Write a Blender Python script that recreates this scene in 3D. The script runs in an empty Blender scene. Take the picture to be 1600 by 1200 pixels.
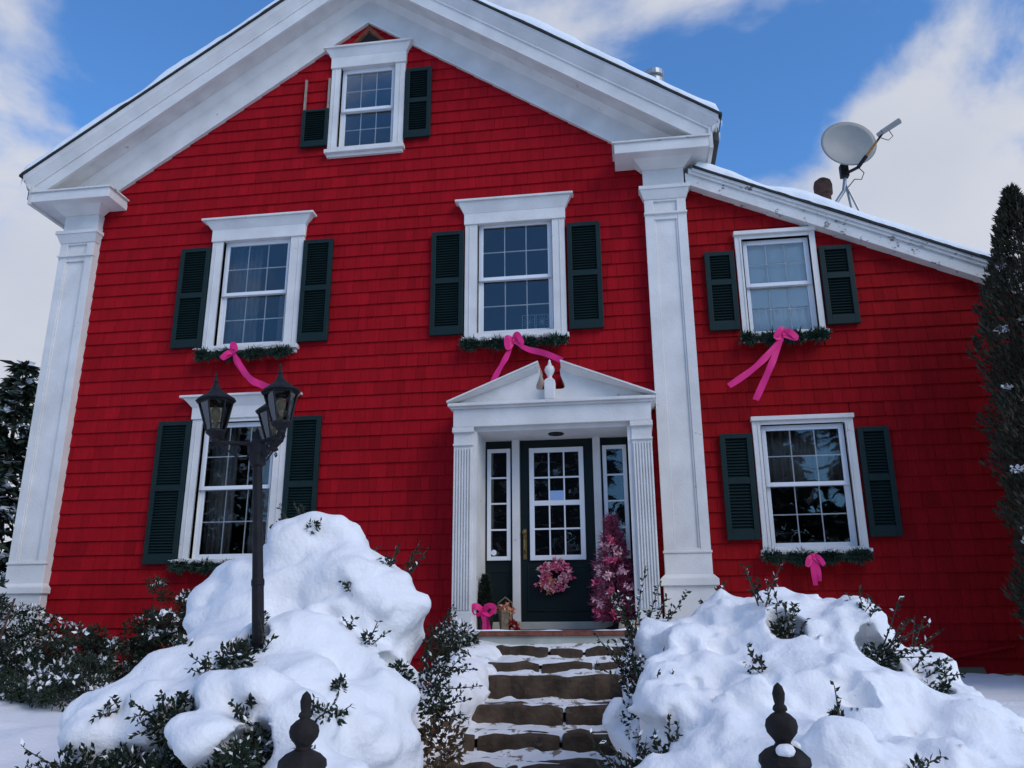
import bpy, bmesh, math, random
import numpy as np
from mathutils import Vector, Matrix

random.seed(7); rng = np.random.default_rng(7)
S = bpy.context.scene
COL = S.collection
# ------------------------------------------------------------------ camera
CAM = Vector((0.0, -9.25, 1.55))
p_, y_, r_ = map(math.radians, (16.50, 8.095, -0.332))
fw = Vector((-math.sin(y_)*math.cos(p_), math.cos(y_)*math.cos(p_), math.sin(p_)))
rt = Vector((math.cos(y_), math.sin(y_), 0)); up = rt.cross(fw)
rt2 = rt*math.cos(r_) + up*math.sin(r_); up2 = -rt*math.sin(r_) + up*math.cos(r_)
cam = bpy.data.cameras.new('camera'); co = bpy.data.objects.new('camera', cam); COL.objects.link(co)
M = Matrix((rt2, up2, -fw)).transposed().to_4x4(); M.translation = CAM; co.matrix_world = M
cam.sensor_fit = 'HORIZONTAL'; cam.sensor_width = 36; cam.lens = 28.8; cam.clip_start = .05; cam.clip_end = 3000
S.camera = co
# ------------------------------------------------------------------ world, sun, exposure
SUN_EL, SUN_AZ = math.radians(38), math.radians(128)      # veiled sun, high to the right behind the camera
W = bpy.data.worlds.new('World'); S.world = W; W.use_nodes = True
nt = W.node_tree; nt.nodes.clear(); N = nt.nodes.new; L = nt.links.new
out = N('ShaderNodeOutputWorld'); bg = N('ShaderNodeBackground'); L(bg.outputs[0], out.inputs[0])
sky = N('ShaderNodeTexSky'); sky.sky_type = 'NISHITA'; sky.sun_disc = False
sky.sun_elevation = SUN_EL; sky.sun_rotation = SUN_AZ; sky.altitude = 100; sky.air_density = 1.0; sky.dust_density = .3; sky.ozone_density = 3.0
bg.inputs[1].default_value = .11
def wmath(op, a, b=None):
    n = N('ShaderNodeMath'); n.operation = op
    for i, v in enumerate((a, b)):
        if v is None: continue
        if isinstance(v, (int, float)): n.inputs[i].default_value = v
        else: L(v, n.inputs[i])
    return n.outputs[0]
tc = N('ShaderNodeTexCoord')
mp = N('ShaderNodeMapping'); mp.inputs['Location'].default_value = (7.3, 4.1, 2.2); mp.inputs['Scale'].default_value = (1, 1, 1.55)
L(tc.outputs['Generated'], mp.inputs[0])
nz = N('ShaderNodeTexNoise'); nz.inputs['Scale'].default_value = 3.0; nz.inputs['Detail'].default_value = 10; nz.inputs['Roughness'].default_value = .56; nz.inputs['Distortion'].default_value = .25
L(mp.outputs[0], nz.inputs['Vector'])
def bump_dir(az, el, width, amp):
    """a cloud bank standing in one direction of the sky"""
    a, e = math.radians(az), math.radians(el)
    d = N('ShaderNodeVectorMath'); d.operation = 'DOT_PRODUCT'; L(tc.outputs['Generated'], d.inputs[0])
    d.inputs[1].default_value = (math.sin(a)*math.cos(e), math.cos(a)*math.cos(e), math.sin(e))
    m = N('ShaderNodeMapRange'); m.interpolation_type = 'SMOOTHSTEP'
    m.inputs[1].default_value = math.cos(math.radians(width)); m.inputs[2].default_value = 1; m.inputs[3].default_value = 0; m.inputs[4].default_value = amp
    L(d.outputs['Value'], m.inputs[0]); return m.outputs[0]
acc = wmath('ADD', wmath('MULTIPLY', nz.outputs[0], 2.3), -.65)
for b in ((-43, 21, 18, .40), (15, 21, 15, .46), (12, 45, 10, .34), (22, 29, 8, .15), (-27, 38, 15, -.52), (9, 34, 9, -.36), (18, 36, 6, -.30)):
    acc = wmath('ADD', acc, bump_dir(*b))
sep = N('ShaderNodeSeparateXYZ'); L(tc.outputs['Generated'], sep.inputs[0])
low = N('ShaderNodeMapRange'); low.inputs[1].default_value = .35; low.inputs[2].default_value = .0; low.inputs[3].default_value = 0; low.inputs[4].default_value = .22
L(sep.outputs[2], low.inputs[0]); acc = wmath('ADD', acc, low.outputs[0])
cr = N('ShaderNodeMapRange'); cr.interpolation_type = 'SMOOTHSTEP'
cr.inputs[1].default_value = .44; cr.inputs[2].default_value = .86; L(acc, cr.inputs[0])
mixc = N('ShaderNodeMix'); mixc.data_type = 'RGBA'; L(cr.outputs[0], mixc.inputs[0])
tint = N('ShaderNodeMix'); tint.data_type = 'RGBA'; tint.blend_type = 'MULTIPLY'; tint.inputs[0].default_value = 1
L(sky.outputs[0], tint.inputs[6]); tint.inputs[7].default_value = (1.0, 1.62, 2.15, 1)
L(tint.outputs[2], mixc.inputs[6])
nz2 = N('ShaderNodeTexNoise'); nz2.inputs['Scale'].default_value = 4.2; nz2.inputs['Detail'].default_value = 6; L(mp.outputs[0], nz2.inputs['Vector'])
ccol = N('ShaderNodeMix'); ccol.data_type = 'RGBA'; L(nz2.outputs[0], ccol.inputs[0])
ccol.inputs[6].default_value = (4.8, 5.2, 6.4, 1); ccol.inputs[7].default_value = (7.0, 7.2, 7.8, 1)
L(ccol.outputs[2], mixc.inputs[7]); L(mixc.outputs[2], bg.inputs[0])
sl = bpy.data.lights.new('sun', 'SUN'); sl.energy = 1.5; sl.angle = math.radians(36); sl.color = (1, .88, .72)
so = bpy.data.objects.new('sun', sl); COL.objects.link(so)
sd = Vector((math.sin(SUN_AZ)*math.cos(SUN_EL), math.cos(SUN_AZ)*math.cos(SUN_EL), math.sin(SUN_EL)))
so.rotation_euler = sd.to_track_quat('Z', 'Y').to_euler(); so.location = (20, -20, 30)
S.view_settings.view_transform = 'Standard'; S.view_settings.look = 'None'
S.view_settings.exposure = -0.08; S.view_settings.gamma = 1; S.view_settings.use_curve_mapping = False

# ------------------------------------------------------------------ materials
def mat(name, col, rough=.6, var=.0, vscale=4.0, bump=0.0, bscale=30.0, stretch=(1, 1, 1), spots=None, metal=0.0, sss=0.0, spec=.4, shingle=False):
    m = bpy.data.materials.new(name); m.use_nodes = True; t = m.node_tree
    b = t.nodes['Principled BSDF']; b.inputs['Roughness'].default_value = rough; b.inputs['Metallic'].default_value = metal
    b.inputs['Specular IOR Level'].default_value = spec
    b.inputs['Base Color'].default_value = (*col, 1)
    geo = t.nodes.new('ShaderNodeNewGeometry')
    mpn = t.nodes.new('ShaderNodeMapping'); mpn.inputs['Scale'].default_value = stretch; t.links.new(geo.outputs['Position'], mpn.inputs[0])
    src = None
    if var:
        n = t.nodes.new('ShaderNodeTexNoise'); n.inputs['Scale'].default_value = vscale; n.inputs['Detail'].default_value = 5
        t.links.new(mpn.outputs[0], n.inputs['Vector'])
        mr = t.nodes.new('ShaderNodeMapRange'); mr.inputs[1].default_value = .3; mr.inputs[2].default_value = .7
        mr.inputs[3].default_value = 1-var; mr.inputs[4].default_value = 1+var; t.links.new(n.outputs[0], mr.inputs[0])
        mx = t.nodes.new('ShaderNodeVectorMath'); mx.operation = 'SCALE'; mx.inputs[0].default_value = col
        t.links.new(mr.outputs[0], mx.inputs['Scale']); src = mx.outputs[0]
    if spots:
        scol, sscale, thr = spots
        n = t.nodes.new('ShaderNodeTexNoise'); n.inputs['Scale'].default_value = sscale; n.inputs['Detail'].default_value = 8; n.inputs['Roughness'].default_value = .65
        t.links.new(mpn.outputs[0], n.inputs['Vector'])
        mr = t.nodes.new('ShaderNodeMapRange'); mr.inputs[1].default_value = thr; mr.inputs[2].default_value = thr+.04; t.links.new(n.outputs[0], mr.inputs[0])
        mc = t.nodes.new('ShaderNodeMix'); mc.data_type = 'RGBA'; t.links.new(mr.outputs[0], mc.inputs[0])
        if src: t.links.new(src, mc.inputs[6])
        else: mc.inputs[6].default_value = (*col, 1)
        mc.inputs[7].default_value = (*scol, 1); src = mc.outputs[2]
    if shingle:
        oi = t.nodes.new('ShaderNodeObjectInfo'); at = t.nodes.new('ShaderNodeAttribute'); at.attribute_name = 'tone'
        a1 = t.nodes.new('ShaderNodeMath'); a1.operation = 'MULTIPLY_ADD'; a1.inputs[1].default_value = 1; a1.inputs[2].default_value = 1; t.links.new(at.outputs['Fac'], a1.inputs[0])
        s1 = t.nodes.new('ShaderNodeVectorMath'); s1.operation = 'SCALE'; t.links.new(src, s1.inputs[0]); t.links.new(a1.outputs[0], s1.inputs['Scale'])
        s2 = t.nodes.new('ShaderNodeVectorMath'); s2.operation = 'MULTIPLY'; t.links.new(s1.outputs[0], s2.inputs[0]); t.links.new(oi.outputs['Color'], s2.inputs[1]); src = s2.outputs[0]
    if src: t.links.new(src, b.inputs['Base Color'])
    if bump:
        n = t.nodes.new('ShaderNodeTexNoise'); n.inputs['Scale'].default_value = bscale; n.inputs['Detail'].default_value = 6
        t.links.new(mpn.outputs[0], n.inputs['Vector'])
        bn = t.nodes.new('ShaderNodeBump'); bn.inputs['Strength'].default_value = bump; bn.inputs['Distance'].default_value = .02
        t.links.new(n.outputs[0], bn.inputs['Height']); t.links.new(bn.outputs[0], b.inputs['Normal'])
    if sss:
        b.inputs['Subsurface Weight'].default_value = sss; b.inputs['Subsurface Radius'].default_value = (.03, .035, .045); b.inputs['Subsurface Scale'].default_value = .5
    return m
def glassmat(name, tint=(.965, .98, .985), refl=.055):
    m = bpy.data.materials.new(name); m.use_nodes = True; t = m.node_tree; t.nodes.clear()
    o = t.nodes.new('ShaderNodeOutputMaterial'); tr = t.nodes.new('ShaderNodeBsdfTransparent'); tr.inputs[0].default_value = (*tint, 1)
    gl = t.nodes.new('ShaderNodeBsdfGlossy'); gl.inputs['Roughness'].default_value = .015
    geo = t.nodes.new('ShaderNodeNewGeometry'); nz = t.nodes.new('ShaderNodeTexNoise'); nz.inputs['Scale'].default_value = 2.2
    t.links.new(geo.outputs['Position'], nz.inputs['Vector'])
    bn = t.nodes.new('ShaderNodeBump'); bn.inputs['Strength'].default_value = .05; bn.inputs['Distance'].default_value = .05
    t.links.new(nz.outputs[0], bn.inputs['Height']); t.links.new(bn.outputs[0], gl.inputs['Normal'])
    fr = t.nodes.new('ShaderNodeFresnel'); fr.inputs[0].default_value = 1.5
    ad = t.nodes.new('ShaderNodeMath'); ad.inputs[1].default_value = refl-.04; t.links.new(fr.outputs[0], ad.inputs[0])
    mx = t.nodes.new('ShaderNodeMixShader'); t.links.new(ad.outputs[0], mx.inputs[0]); t.links.new(tr.outputs[0], mx.inputs[1]); t.links.new(gl.outputs[0], mx.inputs[2])
    t.links.new(mx.outputs[0], o.inputs[0]); return m
MT = dict(
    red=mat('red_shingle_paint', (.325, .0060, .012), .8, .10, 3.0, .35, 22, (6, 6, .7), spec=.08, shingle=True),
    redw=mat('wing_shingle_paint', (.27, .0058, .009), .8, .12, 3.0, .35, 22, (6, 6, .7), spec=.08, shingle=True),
    white=mat('white_trim_paint', (.70, .685, .655), .6, .10, 3, .18, 40, spots=((.40, .37, .32), 9, .67)),
    vinyl=mat('white_vinyl_sash', (.78, .80, .82), .35, .02, 3),
    grille=mat('pale_grille', (.62, .62, .60), .5, .03, 3),
    peel=mat('peeling_white_paint', (.69, .68, .65), .65, .12, 4, .3, 30, spots=((.20, .18, .16), 11, .60)),
    soffit=mat('soffit_paint', (.66, .645, .61), .6, .12, 4, .2, 20, spots=((.34, .30, .26), 6, .66)),
    green=mat('shutter_green_paint', (.008, .022, .022), .5, .12, 6, spec=.2),
    door=mat('door_green_paint', (.006, .014, .014), .45, .08, 5, spec=.2),
    roof=mat('roof_asphalt', (.03, .032, .034), .9, .3, 20),
    snow=mat('snow', (.88, .88, .89), .65, .03, 2.5, .45, 34, sss=.0, spec=.25),
    roofsnow=mat('roof_snow', (.84, .88, .90), .6, .03, 3, .3, 14),
    stone=mat('step_stone', (.068, .048, .034), .9, .5, 6, .9, 22, spots=((.10, .085, .068), 5, .62), spec=.12),
    found=mat('foundation_stone', (.15, .14, .09), .9, .25, 3, .5, 9),
    brick=mat('porch_floor_brick', (.20, .07, .045), .85, .3, 16, .4, 40),
    board=mat('pale_riser_board', (.42, .44, .38), .7, .12, 6),
    wood=mat('bare_weathered_wood', (.30, .26, .22), .8, .3, 8, .3, 20, (8, 8, 1)),
    rust=mat('rusty_wood', (.16, .045, .022), .85, .45, 12, .5, 20, spots=((.36, .22, .16), 14, .62)),
    dark=mat('painted_shade_black', (.006, .006, .007), .9),  # near-black colour standing in for shade inside the vent and behind door glass
    room=mat('interior_wall', (.07, .064, .058), .9),
    curtain=mat('curtain_cloth', (.22, .195, .165), .9, .2, 5),
    blind=mat('cream_blind', (.86, .84, .74), .8, .04, 3),
    glass=glassmat('window_glass'), lglass=glassmat('lantern_glass', (.82, .80, .74), .12),
    iron=mat('black_iron', (.014, .0135, .016), .6, .25, 12, .15, 60, spec=.2),
    postiron=mat('weathered_gatepost', (.024, .021, .020), .8, .35, 14, .4, 40, spec=.15),
    brass=mat('brass', (.25, .17, .06), .4, .1, 10, metal=.8),
    candle=mat('lamp_bulb', (.6, .56, .48), .4),
    pink=mat('pink_ribbon', (.78, .018, .20), .5, .03, 5, spec=.4),
    pinkfl=mat('pink_flower', (.70, .13, .26), .7, .35, 30), palefl=mat('pale_pink_flower', (.80, .50, .55), .7, .2, 30),
    peach=mat('peach_flower', (.62, .26, .14), .7, .3, 30),
    tinsel=mat('pink_tinsel', (.26, .045, .10), .6, .4, 12),
    leaf=mat('holly_leaf', (.014, .026, .012), .55, .45, 9, spec=.25), leaf2=mat('olive_leaf', (.042, .058, .020), .45, .4, 9, spec=.4),
    dirtysnow=mat('trodden_snow', (.74, .74, .75), .7, .08, 4, .4, 22, spots=((.22, .17, .13), 7, .56)),
    dryleaf=mat('dry_brown_leaf', (.085, .052, .024), .7, .4, 9),
    garland=mat('garland_green', (.018, .045, .028), .6, .4, 20),
    needle=mat('spruce_needles', (.018, .032, .016), .7, .4, 3), cedar=mat('arborvitae_foliage', (.032, .031, .017), .75, .5, 6),
    berry=mat('red_berry', (.35, .012, .012), .35), bark=mat('bark', (.07, .05, .035), .9, .3, 10, .5, 30, (4, 4, 1)),
    dish=mat('dish_grey', (.27, .28, .27), .5, .06, 6), steel=mat('galvanised_steel', (.34, .36, .37), .4, .1, 20, metal=.6),
    rustpipe=mat('rusty_pipe', (.075, .035, .024), .8, .4, 12), orange=mat('orange_brown_arm', (.38, .17, .03), .6),
    basket=mat('basket_wicker', (.19, .14, .09), .85, .3, 20, .5, 60), pot=mat('dark_pot', (.025, .02, .022), .5),
    cream=mat('cream_stone', (.46, .38, .28), .8, .15, 10), sign=mat('pale_blue_sign', (.30, .46, .72), .5),
    ice=mat('ice', (.7, .76, .8), .15, spec=.6),
)
# ------------------------------------------------------------------ helpers
def link(o, parent=None):
    COL.objects.link(o)
    if parent: o.parent = parent
    return o
def empty(name, loc=(0, 0, 0)):
    o = bpy.data.objects.new(name, None); o.location = loc; o.empty_display_size = .2; return link(o)
def tag(o, label, cat, group=None, kind=None):
    o['label'] = label; o['category'] = cat
    if group: o['group'] = group
    if kind: o['kind'] = kind
    return o
class MB:
    def __init__(s): s.v = []; s.f = []
    def add(s, vs, fs):
        n = len(s.v); s.v += [tuple(v) for v in vs]; s.f += [tuple(i+n for i in f) for f in fs]; return s
    def box(s, x0, x1, y0, y1, z0, z1):
        return s.add([(x0,y0,z0),(x1,y0,z0),(x1,y1,z0),(x0,y1,z0),(x0,y0,z1),(x1,y0,z1),(x1,y1,z1),(x0,y1,z1)],
                     [(0,3,2,1),(4,5,6,7),(0,1,5,4),(1,2,6,5),(2,3,7,6),(3,0,4,7)])
    def frus(s, b, t):     # b,t = (x0,x1,y0,y1,z)
        return s.add([(b[0],b[2],b[4]),(b[1],b[2],b[4]),(b[1],b[3],b[4]),(b[0],b[3],b[4]),(t[0],t[2],t[4]),(t[1],t[2],t[4]),(t[1],t[3],t[4]),(t[0],t[3],t[4])],
                     [(0,3,2,1),(4,5,6,7),(0,1,5,4),(1,2,6,5),(2,3,7,6),(3,0,4,7)])
    def prism(s, poly, y0, y1):    # polygon in (x,z), extruded along y
        n = len(poly)
        return s.add([(x, y0, z) for x, z in poly]+[(x, y1, z) for x, z in poly],
                     [tuple(range(n)), tuple(range(2*n-1, n-1, -1))]+[(i, i+n, (i+1) % n+n, (i+1) % n) for i in range(n)])
    def tube(s, pts, rad, seg=8, cap=True):
        pts = [Vector(p) for p in pts]; rads = rad if isinstance(rad, (list, tuple)) else [rad]*len(pts)
        rings = []; prev = None
        for i, p in enumerate(pts):
            d = (pts[min(i+1, len(pts)-1)]-pts[max(i-1, 0)]).normalized()
            a = prev - d*prev.dot(d) if prev else d.orthogonal()
            if a.length < 1e-6: a = d.orthogonal()
            a.normalize(); prev = a; b = d.cross(a)
            rings.append([p+(a*math.cos(2*math.pi*k/seg)+b*math.sin(2*math.pi*k/seg))*rads[i] for k in range(seg)])
        vs = [v for r in rings for v in r]; fs = []
        for i in range(len(rings)-1):
            for k in range(seg): fs.append((i*seg+k, i*seg+(k+1) % seg, (i+1)*seg+(k+1) % seg, (i+1)*seg+k))
        if cap: fs += [tuple(range(seg-1, -1, -1)), tuple(range((len(rings)-1)*seg, len(rings)*seg))]
        return s.add(vs, fs)
    def lathe(s, prof, c=(0, 0, 0), seg=16, rot=0.0):
        vs = [(c[0]+r*math.cos(2*math.pi*k/seg+rot), c[1]+r*math.sin(2*math.pi*k/seg+rot), c[2]+z) for r, z in prof for k in range(seg)]
        fs = [(i*seg+k, i*seg+(k+1) % seg, (i+1)*seg+(k+1) % seg, (i+1)*seg+k) for i in range(len(prof)-1) for k in range(seg)]
        fs += [tuple(range(seg-1, -1, -1)), tuple(range((len(prof)-1)*seg, len(prof)*seg))]
        return s.add(vs, fs)
    def build(s, name, m, parent=None, smooth=False, bevel=0.0):
        me = bpy.data.meshes.new(name); me.from_pydata(s.v, [], s.f); me.materials.append(m if not isinstance(m, str) else MT[m])
        bm = bmesh.new(); bm.from_mesh(me); bmesh.ops.recalc_face_normals(bm, faces=bm.faces); bm.to_mesh(me); bm.free()
        if smooth: me.polygons.foreach_set('use_smooth', [True]*len(me.polygons))
        o = bpy.data.objects.new(name, me); link(o, parent)
        if bevel:
            b = o.modifiers.new('bevel', 'BEVEL'); b.width = bevel; b.segments = 2; b.limit_method = 'ANGLE'; b.angle_limit = math.radians(40)
        return o
def npmesh(name, V, F, m, parent=None, smooth=False, kind=None):
    me = bpy.data.meshes.new(name); V = np.asarray(V, np.float32); F = np.asarray(F, np.int32)
    k = F.shape[1]; me.vertices.add(len(V)); me.vertices.foreach_set('co', V.ravel())
    me.loops.add(F.size); me.loops.foreach_set('vertex_index', F.ravel())
    me.polygons.add(len(F)); me.polygons.foreach_set('loop_start', np.arange(0, F.size, k, dtype=np.int32))
    if smooth: me.polygons.foreach_set('use_smooth', np.ones(len(F), bool))
    if not smooth: me.shade_flat()
    me.update(calc_edges=True); me.validate(); me.materials.append(MT[m] if isinstance(m, str) else m)
    o = bpy.data.objects.new(name, me); link(o, parent)
    if kind: o['kind'] = kind
    return o
# lattice noise, numpy
_lat = rng.random((32, 32, 32))
def vnoise(x, y, z):
    x, y, z = np.broadcast_arrays(x, y, z)
    xi, yi, zi = np.floor(x).astype(int), np.floor(y).astype(int), np.floor(z).astype(int)
    fx, fy, fz = x-xi, y-yi, z-zi
    fx, fy, fz = [t*t*(3-2*t) for t in (fx, fy, fz)]
    g = lambda a, b, c: _lat[(xi+a) % 32, (yi+b) % 32, (zi+c) % 32]
    l = lambda a, b, t: a+(b-a)*t
    return l(l(l(g(0,0,0), g(1,0,0), fx), l(g(0,1,0), g(1,1,0), fx), fy), l(l(g(0,0,1), g(1,0,1), fx), l(g(0,1,1), g(1,1,1), fx), fy), fz)*2-1
def fbm(x, y, z, o=3):
    s = 0; a = 1.0
    for i in range(o): s = s+a*vnoise(x*2**i+11.3*i, y*2**i+5.7*i, z*2**i+3.1*i); a *= .5
    return s
def surface_nets(fn, lo, hi, h):
    """mesh of the zero level of fn (negative inside)"""
    ax = [np.arange(lo[i], hi[i]+h, h) for i in range(3)]
    X, Y, Z = np.meshgrid(*ax, indexing='ij'); G = fn(X, Y, Z)
    nx, ny, nz = G.shape
    c = [G[a:nx-1+a, b:ny-1+b, d:nz-1+d] for a in (0, 1) for b in (0, 1) for d in (0, 1)]
    inside = sum((q < 0).astype(int) for q in c); act = (inside > 0) & (inside < 8)
    idx = -np.ones(act.shape, int); ii = np.argwhere(act); idx[act] = np.arange(len(ii))
    off = np.array([(a, b, d) for a in (0, 1) for b in (0, 1) for d in (0, 1)], float)
    vals = np.stack([q[act] for q in c], 1)
    P = np.zeros((len(ii), 3)); cnt = np.zeros(len(ii))
    for i in range(8):
        for j in range(i+1, 8):
            if abs(off[i]-off[j]).sum() != 1: continue
            cr = (vals[:, i] < 0) != (vals[:, j] < 0)
            t = vals[:, i]/np.where(cr, vals[:, i]-vals[:, j], 1)
            pt = off[i]+(off[j]-off[i])*t[:, None]
            P[cr] += pt[cr]; cnt[cr] += 1
    P = (P/cnt[:, None]+ii)*h+np.array(lo)
    F = []
    for a in range(3):
        b, d = (a+1) % 3, (a+2) % 3
        g0 = np.take(G, range(0, G.shape[a]-1), a); g1 = np.take(G, range(1, G.shape[a]), a)
        e = np.argwhere((g0 < 0) != (g1 < 0))
        e = e[(e[:, b] > 0) & (e[:, d] > 0) & (e[:, b] < act.shape[b]) & (e[:, d] < act.shape[d])]
        sgn = G[e[:, 0], e[:, 1], e[:, 2]] < 0
        def I(db, dd):
            q = e.copy(); q[:, b] += db; q[:, d] += dd; return idx[q[:, 0], q[:, 1], q[:, 2]]
        q = np.stack([I(-1, -1), I(0, -1), I(0, 0), I(-1, 0)], 1); q[~sgn] = q[~sgn][:, ::-1]; F.append(q)
    F = np.concatenate(F); F = F[(F >= 0).all(1)]
    return P, F
def blobs_field(blobs, k=.10, cav=(), namp=.03, nscale=3.0, seed=0):
    def fn(X, Y, Z):
        n1 = (fbm(X*nscale+seed, Y*nscale, Z*nscale, 3)+.16*fbm(X*nscale*4.1, Y*nscale*4.1+seed, Z*nscale*4.1, 3))*namp
        acc = None
        for (x, y, z, rx, ry, rz) in blobs:
            q = np.sqrt(((X-x)/rx)**2+((Y-y)/ry)**2+((Z-z)/rz)**2)
            d = (q-1)*min(rx, ry, rz)
            acc = d if acc is None else -k*np.log(np.exp(-np.clip(acc, -2, 2)/k)+np.exp(-np.clip(d, -2, 2)/k))
        acc = acc+n1
        for (x, y, z, r) in cav:
            d = np.sqrt((X-x)**2+(Y-y)**2+(Z-z)**2)-r+n1*1.5
            acc = np.maximum(acc, -d)
        return acc
    return fn
# leaves: n leaf cards, each a folded pair of triangles / quad
def leaf_cards(C, D, Nn, ln, wd):
    """C centres, D directions, Nn normals (n,3); ln, wd arrays -> V,F quads (diamond leaves)"""
    n = len(C); D = D/np.linalg.norm(D, axis=1, keepdims=True); Sd = np.cross(D, Nn); Sd /= np.linalg.norm(Sd, axis=1, keepdims=True)+1e-9
    U = np.cross(Sd, D); ln = np.broadcast_to(ln, n)[:, None]; wd = np.broadcast_to(wd, n)[:, None]
    a = C; b = C+D*ln*.45+Sd*wd*.5+U*wd*.12; c = C+D*ln; d = C+D*ln*.45-Sd*wd*.5+U*wd*.12
    return np.stack([a, b, c, d], 1).reshape(-1, 3), np.arange(4*n).reshape(-1, 4)
def rdir(n):
    v = rng.normal(size=(n, 3)); return v/np.linalg.norm(v, axis=1, keepdims=True)
def clump(c, r, n, ln=.05, wd=.024):
    d = rdir(n); C = np.array(c)+d*np.array(r)*(rng.random((n, 1))**.45)
    return leaf_cards(C, d*.7+rdir(n)*.7+(0, 0, .15), rdir(n), ln*(.6+.7*rng.random(n)), wd*(.6+.7*rng.random(n)))
def merge(parts):
    V = []; F = []; o = 0
    for v, f in parts: V.append(v); F.append(f+o); o += len(v)
    return np.concatenate(V), np.concatenate(F)
def sprig(base, direc, length, nl=16, ln=.036, wd=.018):
    """a twig with alternate leaves: returns twig points, leaf mesh"""
    b = np.array(base, float); d = np.array(direc, float); d /= np.linalg.norm(d)
    bend = rdir(1)[0]*.25; t = np.linspace(0, 1, 7)[:, None]
    pts = b+d*length*t+bend*length*t*t*.6
    tt = np.linspace(.15, 1, nl); C = np.stack([np.interp(tt, t[:, 0], pts[:, k]) for k in range(3)], 1)
    rd = rdir(nl); D = d*.6+rd*.9
    return pts, leaf_cards(C, D, rdir(nl), ln*(.7+.6*rng.random(nl)), wd*(.7+.6*rng.random(nl)))

# ================================================================== GROUND
STEPZ = [(-.50, 1.51), (-.80, 1.367), (-1.15, 1.243), (-1.50, 1.13), (-1.90, .918), (-2.30, .745), (-2.70, .59), (-3.10, .43), (-3.5, .28), (-3.9, .14), (-4.3, .0)]
def ground_h(x, y):
    lawn = np.interp(-y, [-.0, .5, 4.6, 6.3, 12], [1.05, 1.04, .70, .02, 0.0])
    lawn = np.where(y > 14, np.interp(y, [14, 60], [1.05, 3.0]), lawn)
    cor = np.interp(-y, [0, .5, .8, 4.2, 5], [1.25, 1.2, 1.1, -.2, -.12])
    w = np.clip((1.42-np.abs(x+.78))/.42, 0, 1); w = w*w*(3-2*w)
    w = w*np.clip((-y-.1)/.3, 0, 1)
    return lawn*(1-w)+np.minimum(cor, lawn)*w
def ground_mesh():
    xs = np.concatenate([np.linspace(-900, -60, 15), np.linspace(-50, -9, 30), np.linspace(-8.5, 6.5, 190), np.linspace(7, 50, 30), np.linspace(60, 900, 15)])
    ys = np.concatenate([np.linspace(-700, -40, 12), np.linspace(-36, -8, 22), np.linspace(-7.6, .6, 120), np.linspace(1, 40, 30), np.linspace(60, 1500, 15)])
    X, Y = np.meshgrid(xs, ys, indexing='ij')
    near = (np.abs(X) < 40) & (np.abs(Y) < 40)
    Z = ground_h(X, Y)+np.where(near, .035*fbm(X*1.6, Y*1.6, 0*X, 3)+.05*fbm(X*.5+9, Y*.5, 0*X, 2)+.05*np.maximum(0, fbm(X*3.2, Y*3.2+4, 0*X+7, 2)-.45), 0)
    nx, ny = X.shape; I = np.arange(nx*ny).reshape(nx, ny)
    F = np.stack([I[:-1, :-1], I[1:, :-1], I[1:, 1:], I[:-1, 1:]], -1).reshape(-1, 4)
    o = npmesh('ground', np.stack([X, Y, Z], -1).reshape(-1, 3), F, 'snow', smooth=True)
    o['kind'] = 'structure'
ground_mesh()

# ================================================================== HOUSE
HOUSE = empty('house', (-1.5, 0, 1.0))
tag(HOUSE, 'red shingled gable house with white trim, dark green shutters and lower side wing', 'house')
class HP:    # parent under the house with world coordinates kept
    pass
def part(mb, name, m, parent=None, **k):
    o = mb.build(name, m, None, **k); o.parent = parent or HOUSE
    if parent is None: o.location = -HOUSE.location
    return o
CX, SL = -3.31, .68
XL, XR, WX = -7.44, .84, 4.40
WB = 1.22                               # bottom edge of the shingles
RED = 9.68                              # lower edge of the rake frieze on the axis
wingz = lambda x: 6.641-.464*(x-1.036)  # wing soffit line
WIN = {   # name: casing x0,x1,z0(sill top),z1(head bottom), glass x0,x1,z0,zm,z1
    'attic': dict(c=(-3.80, -2.755, 7.68, 8.97), g=(-3.605, -2.962, 7.79, 8.33, 8.915), head=(9.165, 9.285, .115)),
    'ul': dict(c=(-5.295, -4.03, 4.95, 6.445), g=(-5.075, -4.275, 5.05, 5.71, 6.395), head=(6.64, 6.755, .14)),
    'uc': dict(c=(-1.895, -.64, 4.905, 6.425), g=(-1.672, -.862, 5.026, 5.695, 6.40), head=(6.60, 6.75, .12)),
    'll': dict(c=(-5.31, -4.065, 2.33, 4.03), g=(-5.11, -4.285, 2.397, 3.18, 3.93), head=(4.21, 4.322, .15)),
    'ur': dict(c=(1.390, 2.312, 4.775, 6.02), g=(1.535, 2.185, 4.835, 5.398, 5.916), head=None),
    'lr': dict(c=(1.397, 2.478, 2.32, 3.735), g=(1.55, 2.325, 2.402, 3.03, 3.635), head=None),
}
DX = -.82                               # axis of the entrance
openings = []
for w in WIN.values():
    g = w['g']; openings.append((g[0]-.075, g[1]+.075, g[2]-.075, g[4]+.075))
openings.append((DX-.90, DX+.90, .5, 3.72))
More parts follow.
